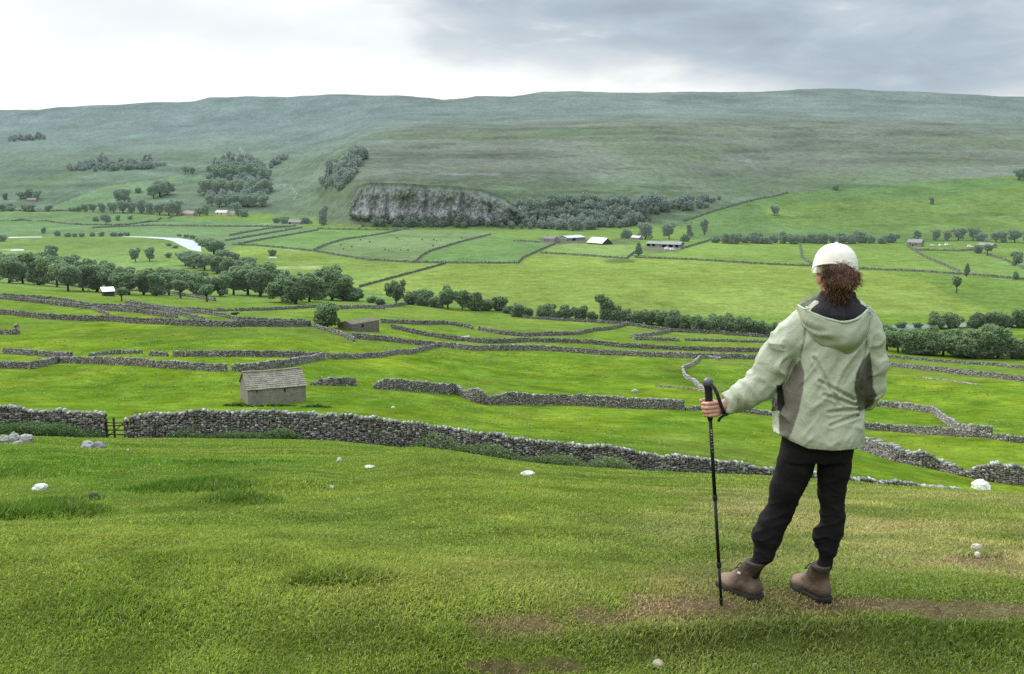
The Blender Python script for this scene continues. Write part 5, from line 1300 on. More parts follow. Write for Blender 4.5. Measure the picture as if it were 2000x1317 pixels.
def make_grass():
    rg = np.random.default_rng(5)
    n = 690000
    # distance pdf: area times falling density
    e = -0.55
    u = rg.random(n); a0, b0 = 3.45, 57.5
    r = (a0 ** e + u * (b0 ** e - a0 ** e)) ** (1 / e)
    az = rg.uniform(-39, 37, n) * math.pi / 180
    x, y = r * np.sin(az), r * np.cos(az)
    keep = y < 57.6
    x, y, r = x[keep], y[keep], r[keep]
    z = ground(x, y)
    col, soil = ground_colour(x, y, z, True)
    tus = np.zeros(len(x)); tn = .5 * fbm(x * 1.7, y * 1.7, seed=61)
    for (qx, qy, sx, sy, k) in TUSS:
        q = at_cache(qx, qy)
        f = np.hypot(q.x, q.y) / 6.0
        e_ = ((x - q.x) / sx) ** 2 + ((y - q.y) / (sy * max(1.0, f) * 1.3)) ** 2 + tn
        tus = np.maximum(tus, k * (1 - sstep(.15, 1.15, e_)))
    keep = rg.random(len(x)) > soil * .72
    x, y, z, r, col, tus, soil = [v[keep] for v in (x, y, z, r, col, tus, soil)]
    n = len(x)
    clump = fbm(x * 3.2, y * 3.2, seed=62); clump2 = fbm(x * .8, y * .8, seed=63)
    L = (.010 + .010 * rg.random(n)) * (1 + .7 * clump) * (1 + .5 * clump2) + r * .00055
    L *= (1 + 3.0 * tus) * (1 - .5 * np.clip(soil, 0, 1))
    w = np.maximum(.0022, r * .00062) * rg.uniform(.7, 1.5, n) * (1 + .3 * tus)
    th = rg.uniform(0, 2 * math.pi, n)
    lean = rg.uniform(.3, 1.3, n) * (1 - .35 * np.minimum(tus, 1))
    ph = rg.normal(.6, 1.4, n)
    dx, dy = np.cos(ph) * lean, np.sin(ph) * lean
    tone = rg.lognormal(0, .26, n) * (1 + .28 * clump) * (1 + .13 * clump2) * (1 - .42 * np.minimum(tus, 1))
    c = col * tone[:, None] * np.array([3.12, 2.86, 3.1])
    mo = fbm(x * 1.6 + 7, y * 1.6, seed=64); c *= 1 + np.stack([.10 * clump2 + .18 * mo, .04 * clump2 + .05 * mo, -.1 * clump2 + .2 * mo], 1); c *= (1 - .18 * sstep(.1, .5, -mo))[:, None]
    c = c * (1 - .35 * np.minimum(tus, 1)[:, None] * np.array([1.0, .35, .8]))
    dry = rg.random(n) < .055 + .10 * sstep(-1, 2, x) * (y < 8)
    c[dry] = c[dry] * .5 + np.array([.30, .27, .15]) * rg.uniform(.5, 1.1, dry.sum())[:, None]
    c = np.clip(c, .004, .8)
    bx, by = np.cos(th) * w, np.sin(th) * w
    b1 = np.stack([x - bx, y - by, z - .004], 1); b2 = np.stack([x + bx, y + by, z - .004], 1)
    tip = np.stack([x + dx * L, y + dy * L, z + L * np.sqrt(np.maximum(.10, 1 - .55 * lean ** 2))], 1)
    near = r < 9
    i = np.nonzero(near)[0]; j = np.nonzero(~near)[0]
    m1 = np.stack([x - bx * .75 + dx * L * .35, y - by * .75 + dy * L * .35, z + L * .55], 1)[i]
    m2 = np.stack([x + bx * .75 + dx * L * .35, y + by * .75 + dy * L * .35, z + L * .55], 1)[i]
    V = np.concatenate([np.stack([b1[i], b2[i], m2, m1, tip[i]], 1).reshape(-1, 3), np.stack([b1[j], b2[j], tip[j]], 1).reshape(-1, 3)])
    k = np.arange(len(i)) * 5; o = len(i) * 5 + np.arange(len(j)) * 3
    quad = np.stack([k, k + 1, k + 2, k + 3], 1); t1 = np.stack([k + 3, k + 2, k + 4], 1); t2 = np.stack([o, o + 1, o + 2], 1)
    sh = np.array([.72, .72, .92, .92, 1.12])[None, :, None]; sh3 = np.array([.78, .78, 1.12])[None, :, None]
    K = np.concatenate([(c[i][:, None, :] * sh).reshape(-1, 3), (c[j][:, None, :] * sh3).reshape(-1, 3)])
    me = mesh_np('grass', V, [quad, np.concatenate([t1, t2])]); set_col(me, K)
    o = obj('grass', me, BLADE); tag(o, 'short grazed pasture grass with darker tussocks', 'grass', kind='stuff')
make_grass()

def weeds(name, spots, hgt, n, label, seed, col=(.115, .185, .065), spread=.9, w=.03):
    """leafy stems crowding the foot of a wall"""
    rg = np.random.default_rng(seed)
    Vs, Ks = [], []
    for (px, Y, half, k) in spots:
        m = int(n * k)
        x0 = ray(px, 880)[0] * Y
        x = x0 + rg.uniform(-half, half, m); y = Y - .35 - np.abs(rg.normal(0, spread, m)) * .8
        z = ground(x, y)
        env = (1 - (np.abs(x - x0) / half) ** 2.2) * (.55 + .6 * (vnoise(x * .9, y * .9, seed=seed) * .5 + .5))
        for q in range(5):
            hh = hgt * env * rg.uniform(.1, 1.0, m)
            c = np.stack([x + rg.normal(0, .07, m), y + rg.normal(0, .07, m), z + hh], 1)
            a = rg.normal(size=(m, 3)); a[:, 2] *= .6; a /= np.linalg.norm(a, axis=1)[:, None]
            b = rg.normal(size=(m, 3)); b -= a * (a * b).sum(1)[:, None]; b /= np.linalg.norm(b, axis=1)[:, None]
            s = w * rg.uniform(.6, 1.6, (m, 1))
            Vs.append(np.stack([c - a * s * 1.8, c + b * s * .7, c + a * s * 1.8, c - b * s * .7], 1).reshape(-1, 3))
            t = rg.lognormal(0, .3, m) * (.55 + .75 * hh / max(hgt, .01))
            Ks.append(np.repeat(np.array(col) * t[:, None], 4, 0))
    V = np.concatenate(Vs); K = np.concatenate(Ks)
    me = mesh_np(name, V, np.arange(len(V)).reshape(-1, 4)); set_col(me, K)
    o = obj(name, me, BLADE); return tag(o, label, 'weeds', kind='stuff')
weeds('nettle_undergrowth', [(70, 58.3, 3.0, 1.0), (150, 58.3, 2.2, .6), (10, 58, 1.8, .5)], .95, 900, 'dark nettles at the foot of the near wall left of the gate', 3)
weeds('nettle_undergrowth', [(480, 58.7, 2.2, .7), (560, 58.8, 1.6, .5), (380, 58.6, 1.4, .2)], .65, 900, 'nettles at the foot of the near wall below the stone barn', 4)
weeds('nettle_undergrowth', [(960, 58.6, 2.6, .8), (1080, 58.4, 2.8, 1.2), (1190, 58.4, 2.4, 1.0), (860, 58.7, 1.8, .3), (1290, 58.4, 1.5, .2)], 1.25, 1000, 'tall pale green weeds along the sunken middle of the near wall', 6, col=(.15, .21, .075))
weeds('nettle_undergrowth', [(530, 108.2, 3.0, .18), (468, 109, 1.4, .25), (622, 107, 1.6, .12)], .35, 700, 'rough weeds round the foot of the stone barn', 9, w=.07, col=(.11, .17, .05), spread=.3)

def rough_grass():
    """scattered coarser tufts through the fields beyond the wall"""
    rg = np.random.default_rng(15); n = 9000
    r = (62 ** .9 + rg.random(n) * (300 ** .9 - 62 ** .9)) ** (1 / .9); az = np.radians(rg.uniform(-29, 29, n))
    x, y = r * np.sin(az), r * np.cos(az)
    ok = (y > 63) & (fbm(x * .045, y * .03, seed=160) + .5 * fbm(x * .2, y * .2, seed=161) + .25 * rg.random(n) > .12); x, y = x[ok], y[ok]; n = len(x); r = np.hypot(x, y)
    z = ground(x, y); V, K = [], []
    for q in range(7):
        s = ((.075 + r * .0004) * rg.uniform(.5, 1.3, n))[:, None]
        c = np.stack([x + rg.normal(0, .18, n), y + rg.normal(0, .18, n), z + s[:, 0] * .35], 1)
        a = rg.normal(size=(n, 3)); a[:, 2] = np.abs(a[:, 2]) * .5 + .2; a /= np.linalg.norm(a, axis=1)[:, None]
        b = rg.normal(size=(n, 3)); b -= a * (a * b).sum(1)[:, None]; b /= np.linalg.norm(b, axis=1)[:, None]
        V.append(np.stack([c - b * s * .6, c + b * s * .6, c + a * s * 1.5], 1).reshape(-1, 3))
        K.append(np.repeat(np.array([.20, .29, .075]) * rg.lognormal(0, .3, n)[:, None], 3, 0))
    V = np.concatenate(V); K = np.concatenate(K)
    me = mesh_np('rough_grass', V, np.arange(len(V)).reshape(-1, 3)); set_col(me, K)
    o = obj('rough_grass', me, BLADE); tag(o, 'coarse tufts scattered through the fields beyond the near wall', 'grass', kind='stuff')
rough_grass()
# ================================================================== THE WALKER AND THE POLE
Y0P = 4.40
def W(px, py, dy=0.0):
    u, t = ray(px, py); Y = Y0P + dy
    return np.array([u * Y, Y, -t * Y])
PX = 0.002243            # metres per photo column at the walker

class Field:
    """distance field on a box grid; shapes are blended in one after another"""
    def __init__(s, lo, hi, h):
        s.h = h; s.lo = np.array(lo, float); n = np.ceil((np.array(hi) - s.lo) / h).astype(int) + 1
        s.ax = [s.lo[i] + h * np.arange(n[i]) for i in range(3)]; s.F = np.full(tuple(n), .2, np.float32)
    def block(s, lo, hi):
        sl = []
        for i in range(3):
            a = max(0, int((lo[i] - s.lo[i]) / s.h)); b = min(len(s.ax[i]), int((hi[i] - s.lo[i]) / s.h) + 2); sl.append(slice(a, max(a + 1, b)))
        g = np.meshgrid(*[s.ax[i][sl[i]] for i in range(3)], indexing='ij')
        return tuple(sl), g
    def add(s, fn, lo, hi, k=.02, sub=False):
        m = k + 4 * s.h
        sl, (x, y, z) = s.block(np.array(lo) - m, np.array(hi) + m)
        d = fn(x, y, z); f = s.F[sl]
        if sub:
            s.F[sl] = np.maximum(f, -d)
        else:
            q = np.clip(.5 + .5 * (f - d) / k, 0, 1); s.F[sl] = f * (1 - q) + d * q - k * q * (1 - q)
    def cone(s, a, b, r1, r2, k=.02, sy=1.0):
        a = np.array(a, float); b = np.array(b, float); R_ = max(r1, r2) * max(1, sy)
        def fn(x, y, z):
            ax, ay, az = b[0] - a[0], (b[1] - a[1]) / sy, b[2] - a[2]
            px_, py_, pz = x - a[0], (y - a[1]) / sy, z - a[2]
            t = np.clip((px_ * ax + py_ * ay + pz * az) / (ax * ax + ay * ay + az * az + 1e-12), 0, 1)
            return np.sqrt((px_ - t * ax) ** 2 + (py_ - t * ay) ** 2 + (pz - t * az) ** 2) - (r1 + (r2 - r1) * t)
        s.add(fn, np.minimum(a, b) - R_, np.maximum(a, b) + R_, k)
    def chain(s, pts, k=.02, sy=1.0):
        for (a, ra), (b, rb) in zip(pts[:-1], pts[1:]): s.cone(a, b, ra, rb, k, sy)
    def ell(s, c, r, k=.02, sub=False, rot=0.0):
        c = np.array(c, float); r = np.array(r, float); ca, sa = math.cos(rot), math.sin(rot)
        def fn(x, y, z):
            X, Y, Z = x - c[0], y - c[1], z - c[2]
            X, Y = X * ca + Y * sa, -X * sa + Y * ca
            q = np.sqrt((X / r[0]) ** 2 + (Y / r[1]) ** 2 + (Z / r[2]) ** 2)
            return (q - 1) * r.min() if True else q
        m = r.max(); s.add(fn, c - m, c + m, k, sub)
    def loft(s, rings, k=.02, p=2.4):
        """rings: (z, xl, xr, yc, ry) sorted by z"""
        R_ = np.array(sorted(rings)); zs = R_[:, 0]
        def fn(x, y, z):
            zz = np.clip(z, zs[0], zs[-1])
            xl, xr, yc, ry = [np.interp(zz, zs, R_[:, i]) for i in range(1, 5)]
            cx, rx = (xl + xr) / 2, (xr - xl) / 2
            q = (np.abs((x - cx) / rx) ** p + np.abs((y - yc) / ry) ** p) ** (1 / p)
            d = (q - 1) * np.minimum(rx, ry)
            return np.maximum(d, np.maximum(zs[0] - z, z - zs[-1]))
        s.add(fn, (R_[:, 1].min(), (R_[:, 3] - R_[:, 4]).min(), zs[0]), (R_[:, 2].max(), (R_[:, 3] + R_[:, 4]).max(), zs[-1]), k)
    def band(s, w=.03):
        i = np.nonzero(np.abs(s.F) < w)
        return i, s.ax[0][i[0]], s.ax[1][i[1]], s.ax[2][i[2]]
    def mesh(s, name, mat, parent=None, colour=None, smooth=2, blur=0):
        F, h = s.F, s.h
        S = F < 0
        cs = [S[i:S.shape[0]-1+i, j:S.shape[1]-1+j, k:S.shape[2]-1+k] for i in (0,1) for j in (0,1) for k in (0,1)]
        tot = sum(c.astype(np.int8) for c in cs); act = (tot > 0) & (tot < 8)
        idx = np.nonzero(act); n = len(idx[0]); ids = np.full(act.shape, -1, np.int32); ids[idx] = np.arange(n)
        acc = np.zeros((n, 3)); cnt = np.zeros(n)
        off = [(i, j, k) for i in (0,1) for j in (0,1) for k in (0,1)]
        for a in off:
            for d in range(3):
                if a[d] == 1: continue
                b = list(a); b[d] = 1
                fa = F[idx[0]+a[0], idx[1]+a[1], idx[2]+a[2]]; fb = F[idx[0]+b[0], idx[1]+b[1], idx[2]+b[2]]
                cr = (fa < 0) != (fb < 0); t = np.where(cr, fa / np.where(cr, fa - fb, 1), 0)
                p = np.array(a, float)[None] + 0 * acc; p[:, d] += t
                acc[cr] += p[cr]; cnt[cr] += 1
        V = (acc / cnt[:, None] + np.stack(idx, 1)) * h + s.lo
        quads = []
        for d in range(3):
            e1, e2 = (d + 1) % 3, (d + 2) % 3
            sl0 = [slice(None)] * 3; sl1 = [slice(None)] * 3; sl0[d] = slice(0, -1); sl1[d] = slice(1, None)
            A, B = S[tuple(sl0)], S[tuple(sl1)]
            c = np.nonzero(A != B); c = np.stack(c, 1)
            ok = (c[:, e1] > 0) & (c[:, e2] > 0) & (c[:, e1] < act.shape[e1]) & (c[:, e2] < act.shape[e2]); c = c[ok]
            inside_a = A[c[:, 0], c[:, 1], c[:, 2]]
            q = []
            for (o1, o2) in ((0, 0), (-1, 0), (-1, -1), (0, -1)):
                cc = c.copy(); cc[:, e1] += o1; cc[:, e2] += o2; q.append(ids[cc[:, 0], cc[:, 1], cc[:, 2]])
            q = np.stack(q, 1); q[~inside_a] = q[~inside_a][:, ::-1]
            quads.append(q)
        Q = np.concatenate(quads); Q = Q[(Q >= 0).all(1)]
        # a few rounds of smoothing along the surface
        for it in range(smooth):
            a_ = np.concatenate([Q[:, k] for k in range(4)] * 2); b_ = np.concatenate([Q[:, (k + 1) % 4] for k in range(4)] + [Q[:, (k - 1) % 4] for k in range(4)])
            c_ = np.bincount(a_, minlength=len(V)).astype(float); s_ = np.stack([np.bincount(a_, V[b_, k], len(V)) for k in range(3)], 1)
            V = V * .5 + .5 * s_ / np.maximum(c_, 1)[:, None]
        me = mesh_np(name, V, Q, True)
        if colour is not None:
            K = colour(V)
            if blur:
                for it in range(blur):
                    K = K * .4 + .6 * np.stack([np.bincount(a_, K[b_, k], len(V)) for k in range(3)], 1) / np.maximum(c_, 1)[:, None]
            set_col(me, K)
        return obj(name, me, mat, parent)

def cloth(name, attr=True, base=(.3, .3, .3), rough=.75, bump=.25, scale=60, var=.10, sheen=.0):
    m, nt, out = new_mat(name); b = N(nt, 'ShaderNodeBsdfPrincipled'); b.inputs['Roughness'].default_value = rough; b.inputs['Specular IOR Level'].default_value = .25
    if attr: c = N(nt, 'ShaderNodeAttribute', attribute_name='Col').outputs['Color']
    else:
        r = N(nt, 'ShaderNodeRGB'); r.outputs[0].default_value = (*base, 1); c = r.outputs[0]
    n = noise(nt, 9, 5, .6, 'World'); c = mixc(nt, c, ramp(nt, n, [(.3, (1 - var,) * 3), (.7, (1 + var,) * 3)]), 1.0, 'MULTIPLY')
    nt.links.new(c, b.inputs['Base Color'])
    bp = N(nt, 'ShaderNodeBump'); bp.inputs['Strength'].default_value = bump; bp.inputs['Distance'].default_value = .006
    nt.links.new(noise(nt, scale, 4, .6, 'World'), bp.inputs['Height']); nt.links.new(bp.outputs[0], b.inputs['Normal'])
    if name == 'jacket_shell':
        b2 = N(nt, 'ShaderNodeBump'); b2.inputs['Strength'].default_value = .55; b2.inputs['Distance'].default_value = .02
        nt.links.new(noise(nt, 15, 3, .5, 'World', (1.0, 1.0, .55), .6), b2.inputs['Height']); nt.links.new(b2.outputs[0], bp.inputs['Normal'])
    if sheen: b.inputs['Sheen Weight'].default_value = sheen
    nt.links.new(b.outputs[0], out.inputs[0]); return m

def skin_mat():
    m, nt, out = new_mat('skin'); b = N(nt, 'ShaderNodeBsdfPrincipled'); b.inputs['Roughness'].default_value = .5
    b.inputs['Subsurface Weight'].default_value = .15; b.inputs['Subsurface Radius'].default_value = (.012, .005, .003); b.inputs['Subsurface Scale'].default_value = 1.0
    n = noise(nt, 38, 4, .6, 'World'); c = ramp(nt, n, [(.3, (.46, .205, .145)), (.7, (.62, .33, .245))])
    nt.links.new(c, b.inputs['Base Color']); nt.links.new(b.outputs[0], out.inputs[0]); return m
SKIN = skin_mat()

# the pole's axis is needed by the hand
PT = W(1382.5, 742, .045); _b = at(1409, 1183); PB = np.array(_b)
ax = (PT - PB); PLEN = np.linalg.norm(ax); ax = ax / PLEN
def pole_at(py):           # point of the axis at that row
    lo, hi = 0.0, 1.0
    for _ in range(40):
        m = (lo + hi) / 2; p = PB + (PT - PB) * m
        if proj(*p)[1] > py: lo = m
        else: hi = m
    return PB + (PT - PB) * lo
side = np.array([1.0, 0, 0]); side -= ax * side.dot(ax); side /= np.linalg.norm(side)          # to the right
near_ = np.cross(ax, side); near_ = near_ if near_[1] < 0 else -near_                          # towards the camera

def make_person():
    # ---- body: one continuous surface
    B = Field((-.15 + W(1372, 700)[0] + .12, 4.12, W(1600, 1190)[2] - .03), (W(1740, 700)[0] + .03, 4.80, W(1630, 470)[2] + .03), .0032)
    hd = W(1633, 530, .01)
    B.ell(hd + [0, .005, .004], (.071, .088, .090), .02); B.ell(hd + [-.004, .045, -.05], (.052, .055, .062), .03)      # skull and jaw
    B.cone(hd + [-.008, .095, -.012], hd + [-.010, .118, -.035], .009, .013, .012)                                           # nose
    B.ell(hd + [-.008, .094, -.066], (.024, .012, .007), .008); B.ell(hd + [-.006, .086, -.096], (.02, .014, .016), .012)
    for sx in (-1, 1):
        B.ell(hd + [sx * .031 - .006, .083, -.004], (.015, .008, .008), .006); B.ell(hd + [sx * .076, -.006, -.028], (.009, .019, .032), .006, rot=-sx * .35)
    B.chain([(W(1636, 560, .0), .052), (W(1637, 610, -.005), .058)], .03)
    B.loft([(W(0, p)[2], W(l, p)[0], W(r, p)[0], Y0P, ry) for p, l, r, ry in ((600,1590,1682,.05),(620,1560,1700,.08),(660,1558,1690,.10),(740,1555,1672,.10),(800,1548,1655,.085),(865,1548,1650,.090))], .03)
    Larm = [(W(1568,632), .055), (W(1505,720,.0), .045), (W(1474,758,.015), .042), (W(1430,786,.035), .030), (W(1414,793,.035), .024)]
    B.chain(Larm, .03)
    B.chain([(W(1690,635), .05), (W(1704,715), .042), (W(1700,762,.02), .038), (W(1682,784,.11), .03), (W(1664,792,.18), .025)], .03)
    B.ell(W(1652, 795, .21), (.045, .03, .04), .02)
    L = LEG_L(); Rg = LEG_R()
    B.chain([(p, r * .72) for p, r in L], .03); B.chain([(p, r * .72) for p, r in Rg], .03)
    # left hand closed round the grip: palm, four bent fingers of different lengths, thumb over the far side
    c0 = pole_at(799)
    wr = W(1414, 793, .035)
    def H(s_, n_, a_): return c0 + side * s_ + near_ * n_ + ax * a_
    B.cone(wr, H(.044, -.002, .004), .022, .024, .015)
    for a_, r_ in ((.026, .0125), (.010, .013), (-.006, .0125), (-.021, .0115)):
        B.cone(H(.048, -.004, a_ * .8), H(.033, .018, a_), .015, r_ * .92, .010)           # back of the hand and the knuckles
    for a_, r_, l_ in ((.029, .0088, 1.0), (.0105, .0094, 1.10), (-.0075, .0090, 1.04), (-.0245, .0078, .86)):
        k1 = H(.031, .022, a_); k2 = H(.031 - .040 * l_, .026, a_ - .001); k3 = H(-.024 * l_ - .004, .004, a_ - .002); k4 = H(-.010, -.018, a_ - .002)
        B.cone(k1, k2, r_ * 1.12, r_, .003); B.cone(k2, k3, r_, r_ * .92, .003); B.cone(k3, k4, r_ * .92, r_ * .78, .003)
    B.cone(H(.046, -.012, .014), H(.016, -.026, .030), .014, .0115, .008)                    # thumb from the side of the palm
    B.cone(H(.016, -.026, .030), H(-.014, -.023, .037), .0108, .0098, .004); B.cone(H(-.014, -.023, .037), H(-.036, -.008, .040), .0098, .0078, .004)
    person = B.mesh('person', SKIN, None, smooth=1)
    tag(person, 'person seen from behind in a pale green jacket and white cap, leaning on a pole', 'person')

    # ---- trousers
    T = Field((W(1455, 900)[0], 4.20, W(1500, 1135)[2] - .02), (W(1690, 900)[0], 4.66, W(1600, 790)[2]), .0045)
    T.loft([(W(0, p)[2], W(l, p)[0], W(r, p)[0], Y0P, ry) for p, l, r, ry in ((800,1545,1655,.09),(850,1530,1664,.106),(880,1527,1664,.108),(896,1524,1662,.100))], .03)
    T.chain(L, .012, .95); T.chain(Rg, .012, .95)
    T.ell(W(1482, 1046, .04), (.033, .055, .045), .03); T.ell(W(1596, 1046, .02), (.020, .032, .036), .035)
    ix, x, y, z = T.band()
    qx, qy = proj(x, y, z)
    wr_ = .003 + .007 * fbm(x * 9 + z * 5, y * 9, z * 13, seed=91) + .004 * fbm(x * 26, y * 26, z * 34, seed=92)
    low = sstep(940, 1040, qy)
    rdg = 1 - 2 * np.abs(vnoise(x * 8 + z * 7, y * 8, z * 20 - x * 9, seed=93)); rdg2 = 1 - 2 * np.abs(vnoise(x * 9 - z * 8, y * 8, z * 13 + x * 7, seed=94))
    wr_ -= .006 * low * rdg ** 3 + .005 * (1 - low) * rdg2 ** 3
    T.F[ix] += (wr_ * (.5 + .5 * sstep(880, 960, qy))).astype(np.float32)
    T.mesh('trousers', cloth('trouser_cloth', False, (.0085, .0068, .0078), .9, .3, 90, .3), person, smooth=2)

    # ---- boots
    BOOT = cloth('boot_leather', True, rough=.8, bump=.5, scale=55, var=.3); RUB = cloth('boot_rubber', False, (.022, .019, .017), .85, .4, 80, .3); LACE = cloth('lace', False, (.03, .022, .018), .8, .2, 90)
    for (hp, tp, top) in (((1483, 1173), (-.60, .80), W(1476, 1100, .047)), ((1614, 1178), (-.34, .94), W(1603, 1108, .04))):
        h_ = at(*hp); d = Vector((tp[0], tp[1], 0)).normalized(); s_ = Vector((d.y, -d.x, 0))
        zb = h_.z; Lb = .208
        def Q(a, b, c): return np.array(h_ + d * (a * Lb + .025) + s_ * b + Vector((0, 0, c - .004)))
        tz = float(ground(*(Q(.9, 0, 0)[:2]))[0]) - zb            # the ground falls a little to the toe
        lo = np.minimum(Q(-.2, 0, 0), Q(1.1, 0, 0)) - .08; hi = np.maximum(Q(-.2, 0, 0), Q(1.1, 0, 0)) + .08; hi[2] = zb + .24; lo[2] = zb - .06
        U = Field(lo, hi, .0032)
        U.chain([(Q(.06, 0, .055), .043), (Q(.32, 0, .058), .041), (Q(.62, 0, .046 + tz * .6), .039), (Q(.88, 0, .040 + tz * .9), .032)], .02)
        U.ell(Q(.70, .0, .048 + tz * .7), (.046, .046, .034), .02); U.ell(Q(.88, .0, .042 + tz), (.036, .036, .032), .02)
        st = np.array(top); st[2] = min(st[2], zb + .175)
        U.chain([(Q(.16, 0, .07), .043), (Q(.17, 0, .12), .040), (st + np.array([0, 0, .012]), .044)], .02)
        U.cone(Q(.50, 0, .085 + tz * .5), Q(.24, 0, .135), .030, .030, .03)
        sl, (x, y, z) = U.block(lo, hi)
        U.F[sl] = np.maximum(U.F[sl], z - (st[2] + .012 + .25 * ((x - st[0]) * d.x + (y - st[1]) * d.y) * 0))
        U.F += (.0025 * fbm(x * 40, y * 40, z * 55, seed=95)).astype(np.float32)
        def bc(V, d=d, h_=h_):
            a = ((V[:, 0] - h_.x) * d.x + (V[:, 1] - h_.y) * d.y) / Lb; zz_ = V[:, 2] - zb
            c = np.tile(np.array([.098, .063, .044]), (len(V), 1)) * (1 + .45 * fbm(V[:, 0] * 28, V[:, 1] * 28, V[:, 2] * 28, seed=97))[:, None]
            toe = sstep(.5, .75, a)[:, None]; c = c * (1 - toe) + np.array([.23, .155, .115]) * toe
            cuff = sstep(.135, .15, zz_)[:, None]; c = c * (1 - cuff) + np.array([.062, .046, .036]) * cuff
            side_ = (sstep(.06, .075, zz_) * (1 - sstep(.11, .12, zz_)) * sstep(.1, .2, a) * (1 - sstep(.45, .55, a)))[:, None]; c = c * (1 - .45 * side_) + np.array([.07, .05, .04]) * .45 * side_
            near_sole = sstep(.055, .02, zz_)[:, None]; c = c * (1 - near_sole * .6) + np.array([.06, .055, .04]) * .6 * near_sole  # darker and greyer towards the sole
            return c
        boot = U.mesh('boot', BOOT, person, bc, 1)
        Sg = Field(lo, hi, .0035)
        Sg.chain([(Q(.04, 0, .016), .047), (Q(.35, 0, .016), .042), (Q(.65, 0, .014 + tz * .6), .050), (Q(.90, 0, .016 + tz * .9), .041)], .02)
        sl, (x, y, z) = Sg.block(lo, hi); aa = ((x - h_.x) * d.x + (y - h_.y) * d.y) / Lb
        flo = zb + np.clip(aa, 0, 1) * tz - .008
        Sg.F[sl] = np.maximum(np.maximum(Sg.F[sl], z - flo - .036 - .012 * sstep(.8, 1.1, aa)), flo - z)
        Sg.F[sl] += (.0035 * (np.sin(aa * 62) > .2) * (z < flo + .018)).astype(np.float32)
        Sg.mesh('sole', RUB, boot, smooth=1)
        lm = MB()
        for k in range(4):
            f = .30 + .065 * k; zz = .135 - .012 * k
            lm.tube([Q(f, -.032, zz - .012 + tz * .4), Q(f + .02, 0, zz + .008 + tz * .4), Q(f + .01, .032, zz - .012 + tz * .4)], .0028, 6)
        for sgn in (-1, 1): lm.tube([Q(.30, 0, .148), Q(.34, sgn * .03, .165), Q(.42, sgn * .045, .135), Q(.38, sgn * .02, .14), Q(.31, 0, .147)], .0026, 6)
        lm.build('laces', LACE, boot, True)
        tg = MB(); c = Q(.30, -.046 if hp[0] < 1500 else .047, .122); tg.box(c, (.018, .004, .009), math.atan2(d.y, d.x), .05)
        tg.build('eyelet', cloth('pale_badge', False, (.6, .58, .52), .6, .1), boot)

    # ---- jacket
    J = Field((W(1398, 800)[0], 4.15, W(1600, 900)[2]), (W(1742, 700)[0] + .01, 4.70, W(1630, 578)[2]), .0042)
    rings = [(588,1592,1682,.055),(598,1570,1692,.078),(612,1552,1699,.095),(640,1546,1702,.112),(680,1552,1697,.122),(720,1546,1689,.128),(760,1528,1680,.132),(800,1522,1677,.134),(840,1519,1676,.137),(872,1521,1675,.139),(892,1524,1673,.139)]
    J.loft([(W(0, p)[2], W(l, p)[0], W(r, p)[0], Y0P + .0, ry) for p, l, r, ry in rings], .02, 2.3)
    J.chain([(W(1572,632,-.005), .062), (W(1538,668,-.005), .066), (W(1508,715,.0), .066), (W(1481,752,.015), .062), (W(1453,773,.025), .052), (W(1430,785,.034), .042), (W(1414,792,.036), .034)], .018)
    J.chain([(W(1688,628,0), .056), (W(1702,662,0), .060), (W(1706,715,.0), .056), (W(1700,757,.012), .056), (W(1684,780,.09), .054), (W(1668,790,.17), .045)], .012)
    # left front hanging open a little, and the pocketed hand at the right front
    J.ell(W(1524, 815, .09), (.022, .05, .10), .02); J.ell(W(1650, 795, .15), (.06, .05, .07), .03)
    ix, x, y, z = J.band(.045); qx, qy = proj(x, y, z)
    # hem: dips towards the middle of the back
    hem = np.interp(qx, [1500, 1519, 1545, 1579, 1630, 1676, 1700], [838, 848, 862, 877, 881, 877, 872])
    FB = np.maximum(J.F[ix], (qy - hem) * PX)
    FB = np.maximum(FB, -((x - W(1417, 775)[0]) + .33 * (z - W(1417, 775)[2])))       # cuff end
    # creases
    sl_ = sstep(1500, 1440, qx)                     # bunched forearm
    sl2 = sstep(1560, 1520, qx) * (1 - sl_)
    al = (x * -.80 + z * -.42); ac = (x * .42 + z * -.80)
    f1 = np.sin(al * 118 + 3.2 * vnoise(x * 11, y * 9, z * 11, seed=101) + ac * 25)
    f2 = 1 - 2 * np.abs(vnoise(al * 26 + ac * 4, ac * 7, y * 10, seed=102))
    f3 = 1 - 2 * np.abs(vnoise(al * 34 - ac * 16, ac * 9 + 3, y * 14, seed=108)); d_ = .0022 * sl_ * f1 - .011 * sl_ * np.clip(f2, -.3, 1) - .008 * sl_ * np.clip(f3, -.2, 1)
    d_ -= .013 * sl2 * np.clip(1 - 2.4 * np.abs(vnoise(al * 11 + 2 + ac * 8, ac * 13 - al * 5, y * 9, seed=103)), -.2, 1) + .008 * sl2 * np.clip(1 - 2.4 * np.abs(vnoise(al * 24, ac * 12, y * 12, seed=109)), -.2, 1)
    tor = sstep(1545, 1575, qx) * (1 - sstep(1685, 1700, qx))
    dg = x * .55 + z * .83; dn = x * .83 - z * .55          # long drag lines running from the shoulder to the right hip
    r1 = 1 - 2 * np.abs(vnoise(dn * 15 + .4 * vnoise(x * 8, y * 8, z * 8, seed=7), dg * 3.4, y * 4, seed=104))
    r2 = 1 - 2 * np.abs(vnoise(x * 7 + z * 20, x * 6, y * 6, seed=105))
    r3 = np.clip(1 - 2.6 * np.abs(vnoise(dn * 30, dg * 8, y * 6, seed=114)), -.2, 1); d_ -= tor * (.0045 * r3 + .0135 * np.clip(r1, -.25, 1) * sstep(630, 690, qy) + .005 * fbm(x * 13, y * 8, z * 13, seed=112) + .0065 * r2 * sstep(740, 800, qy) * sstep(1590, 1670, qx))
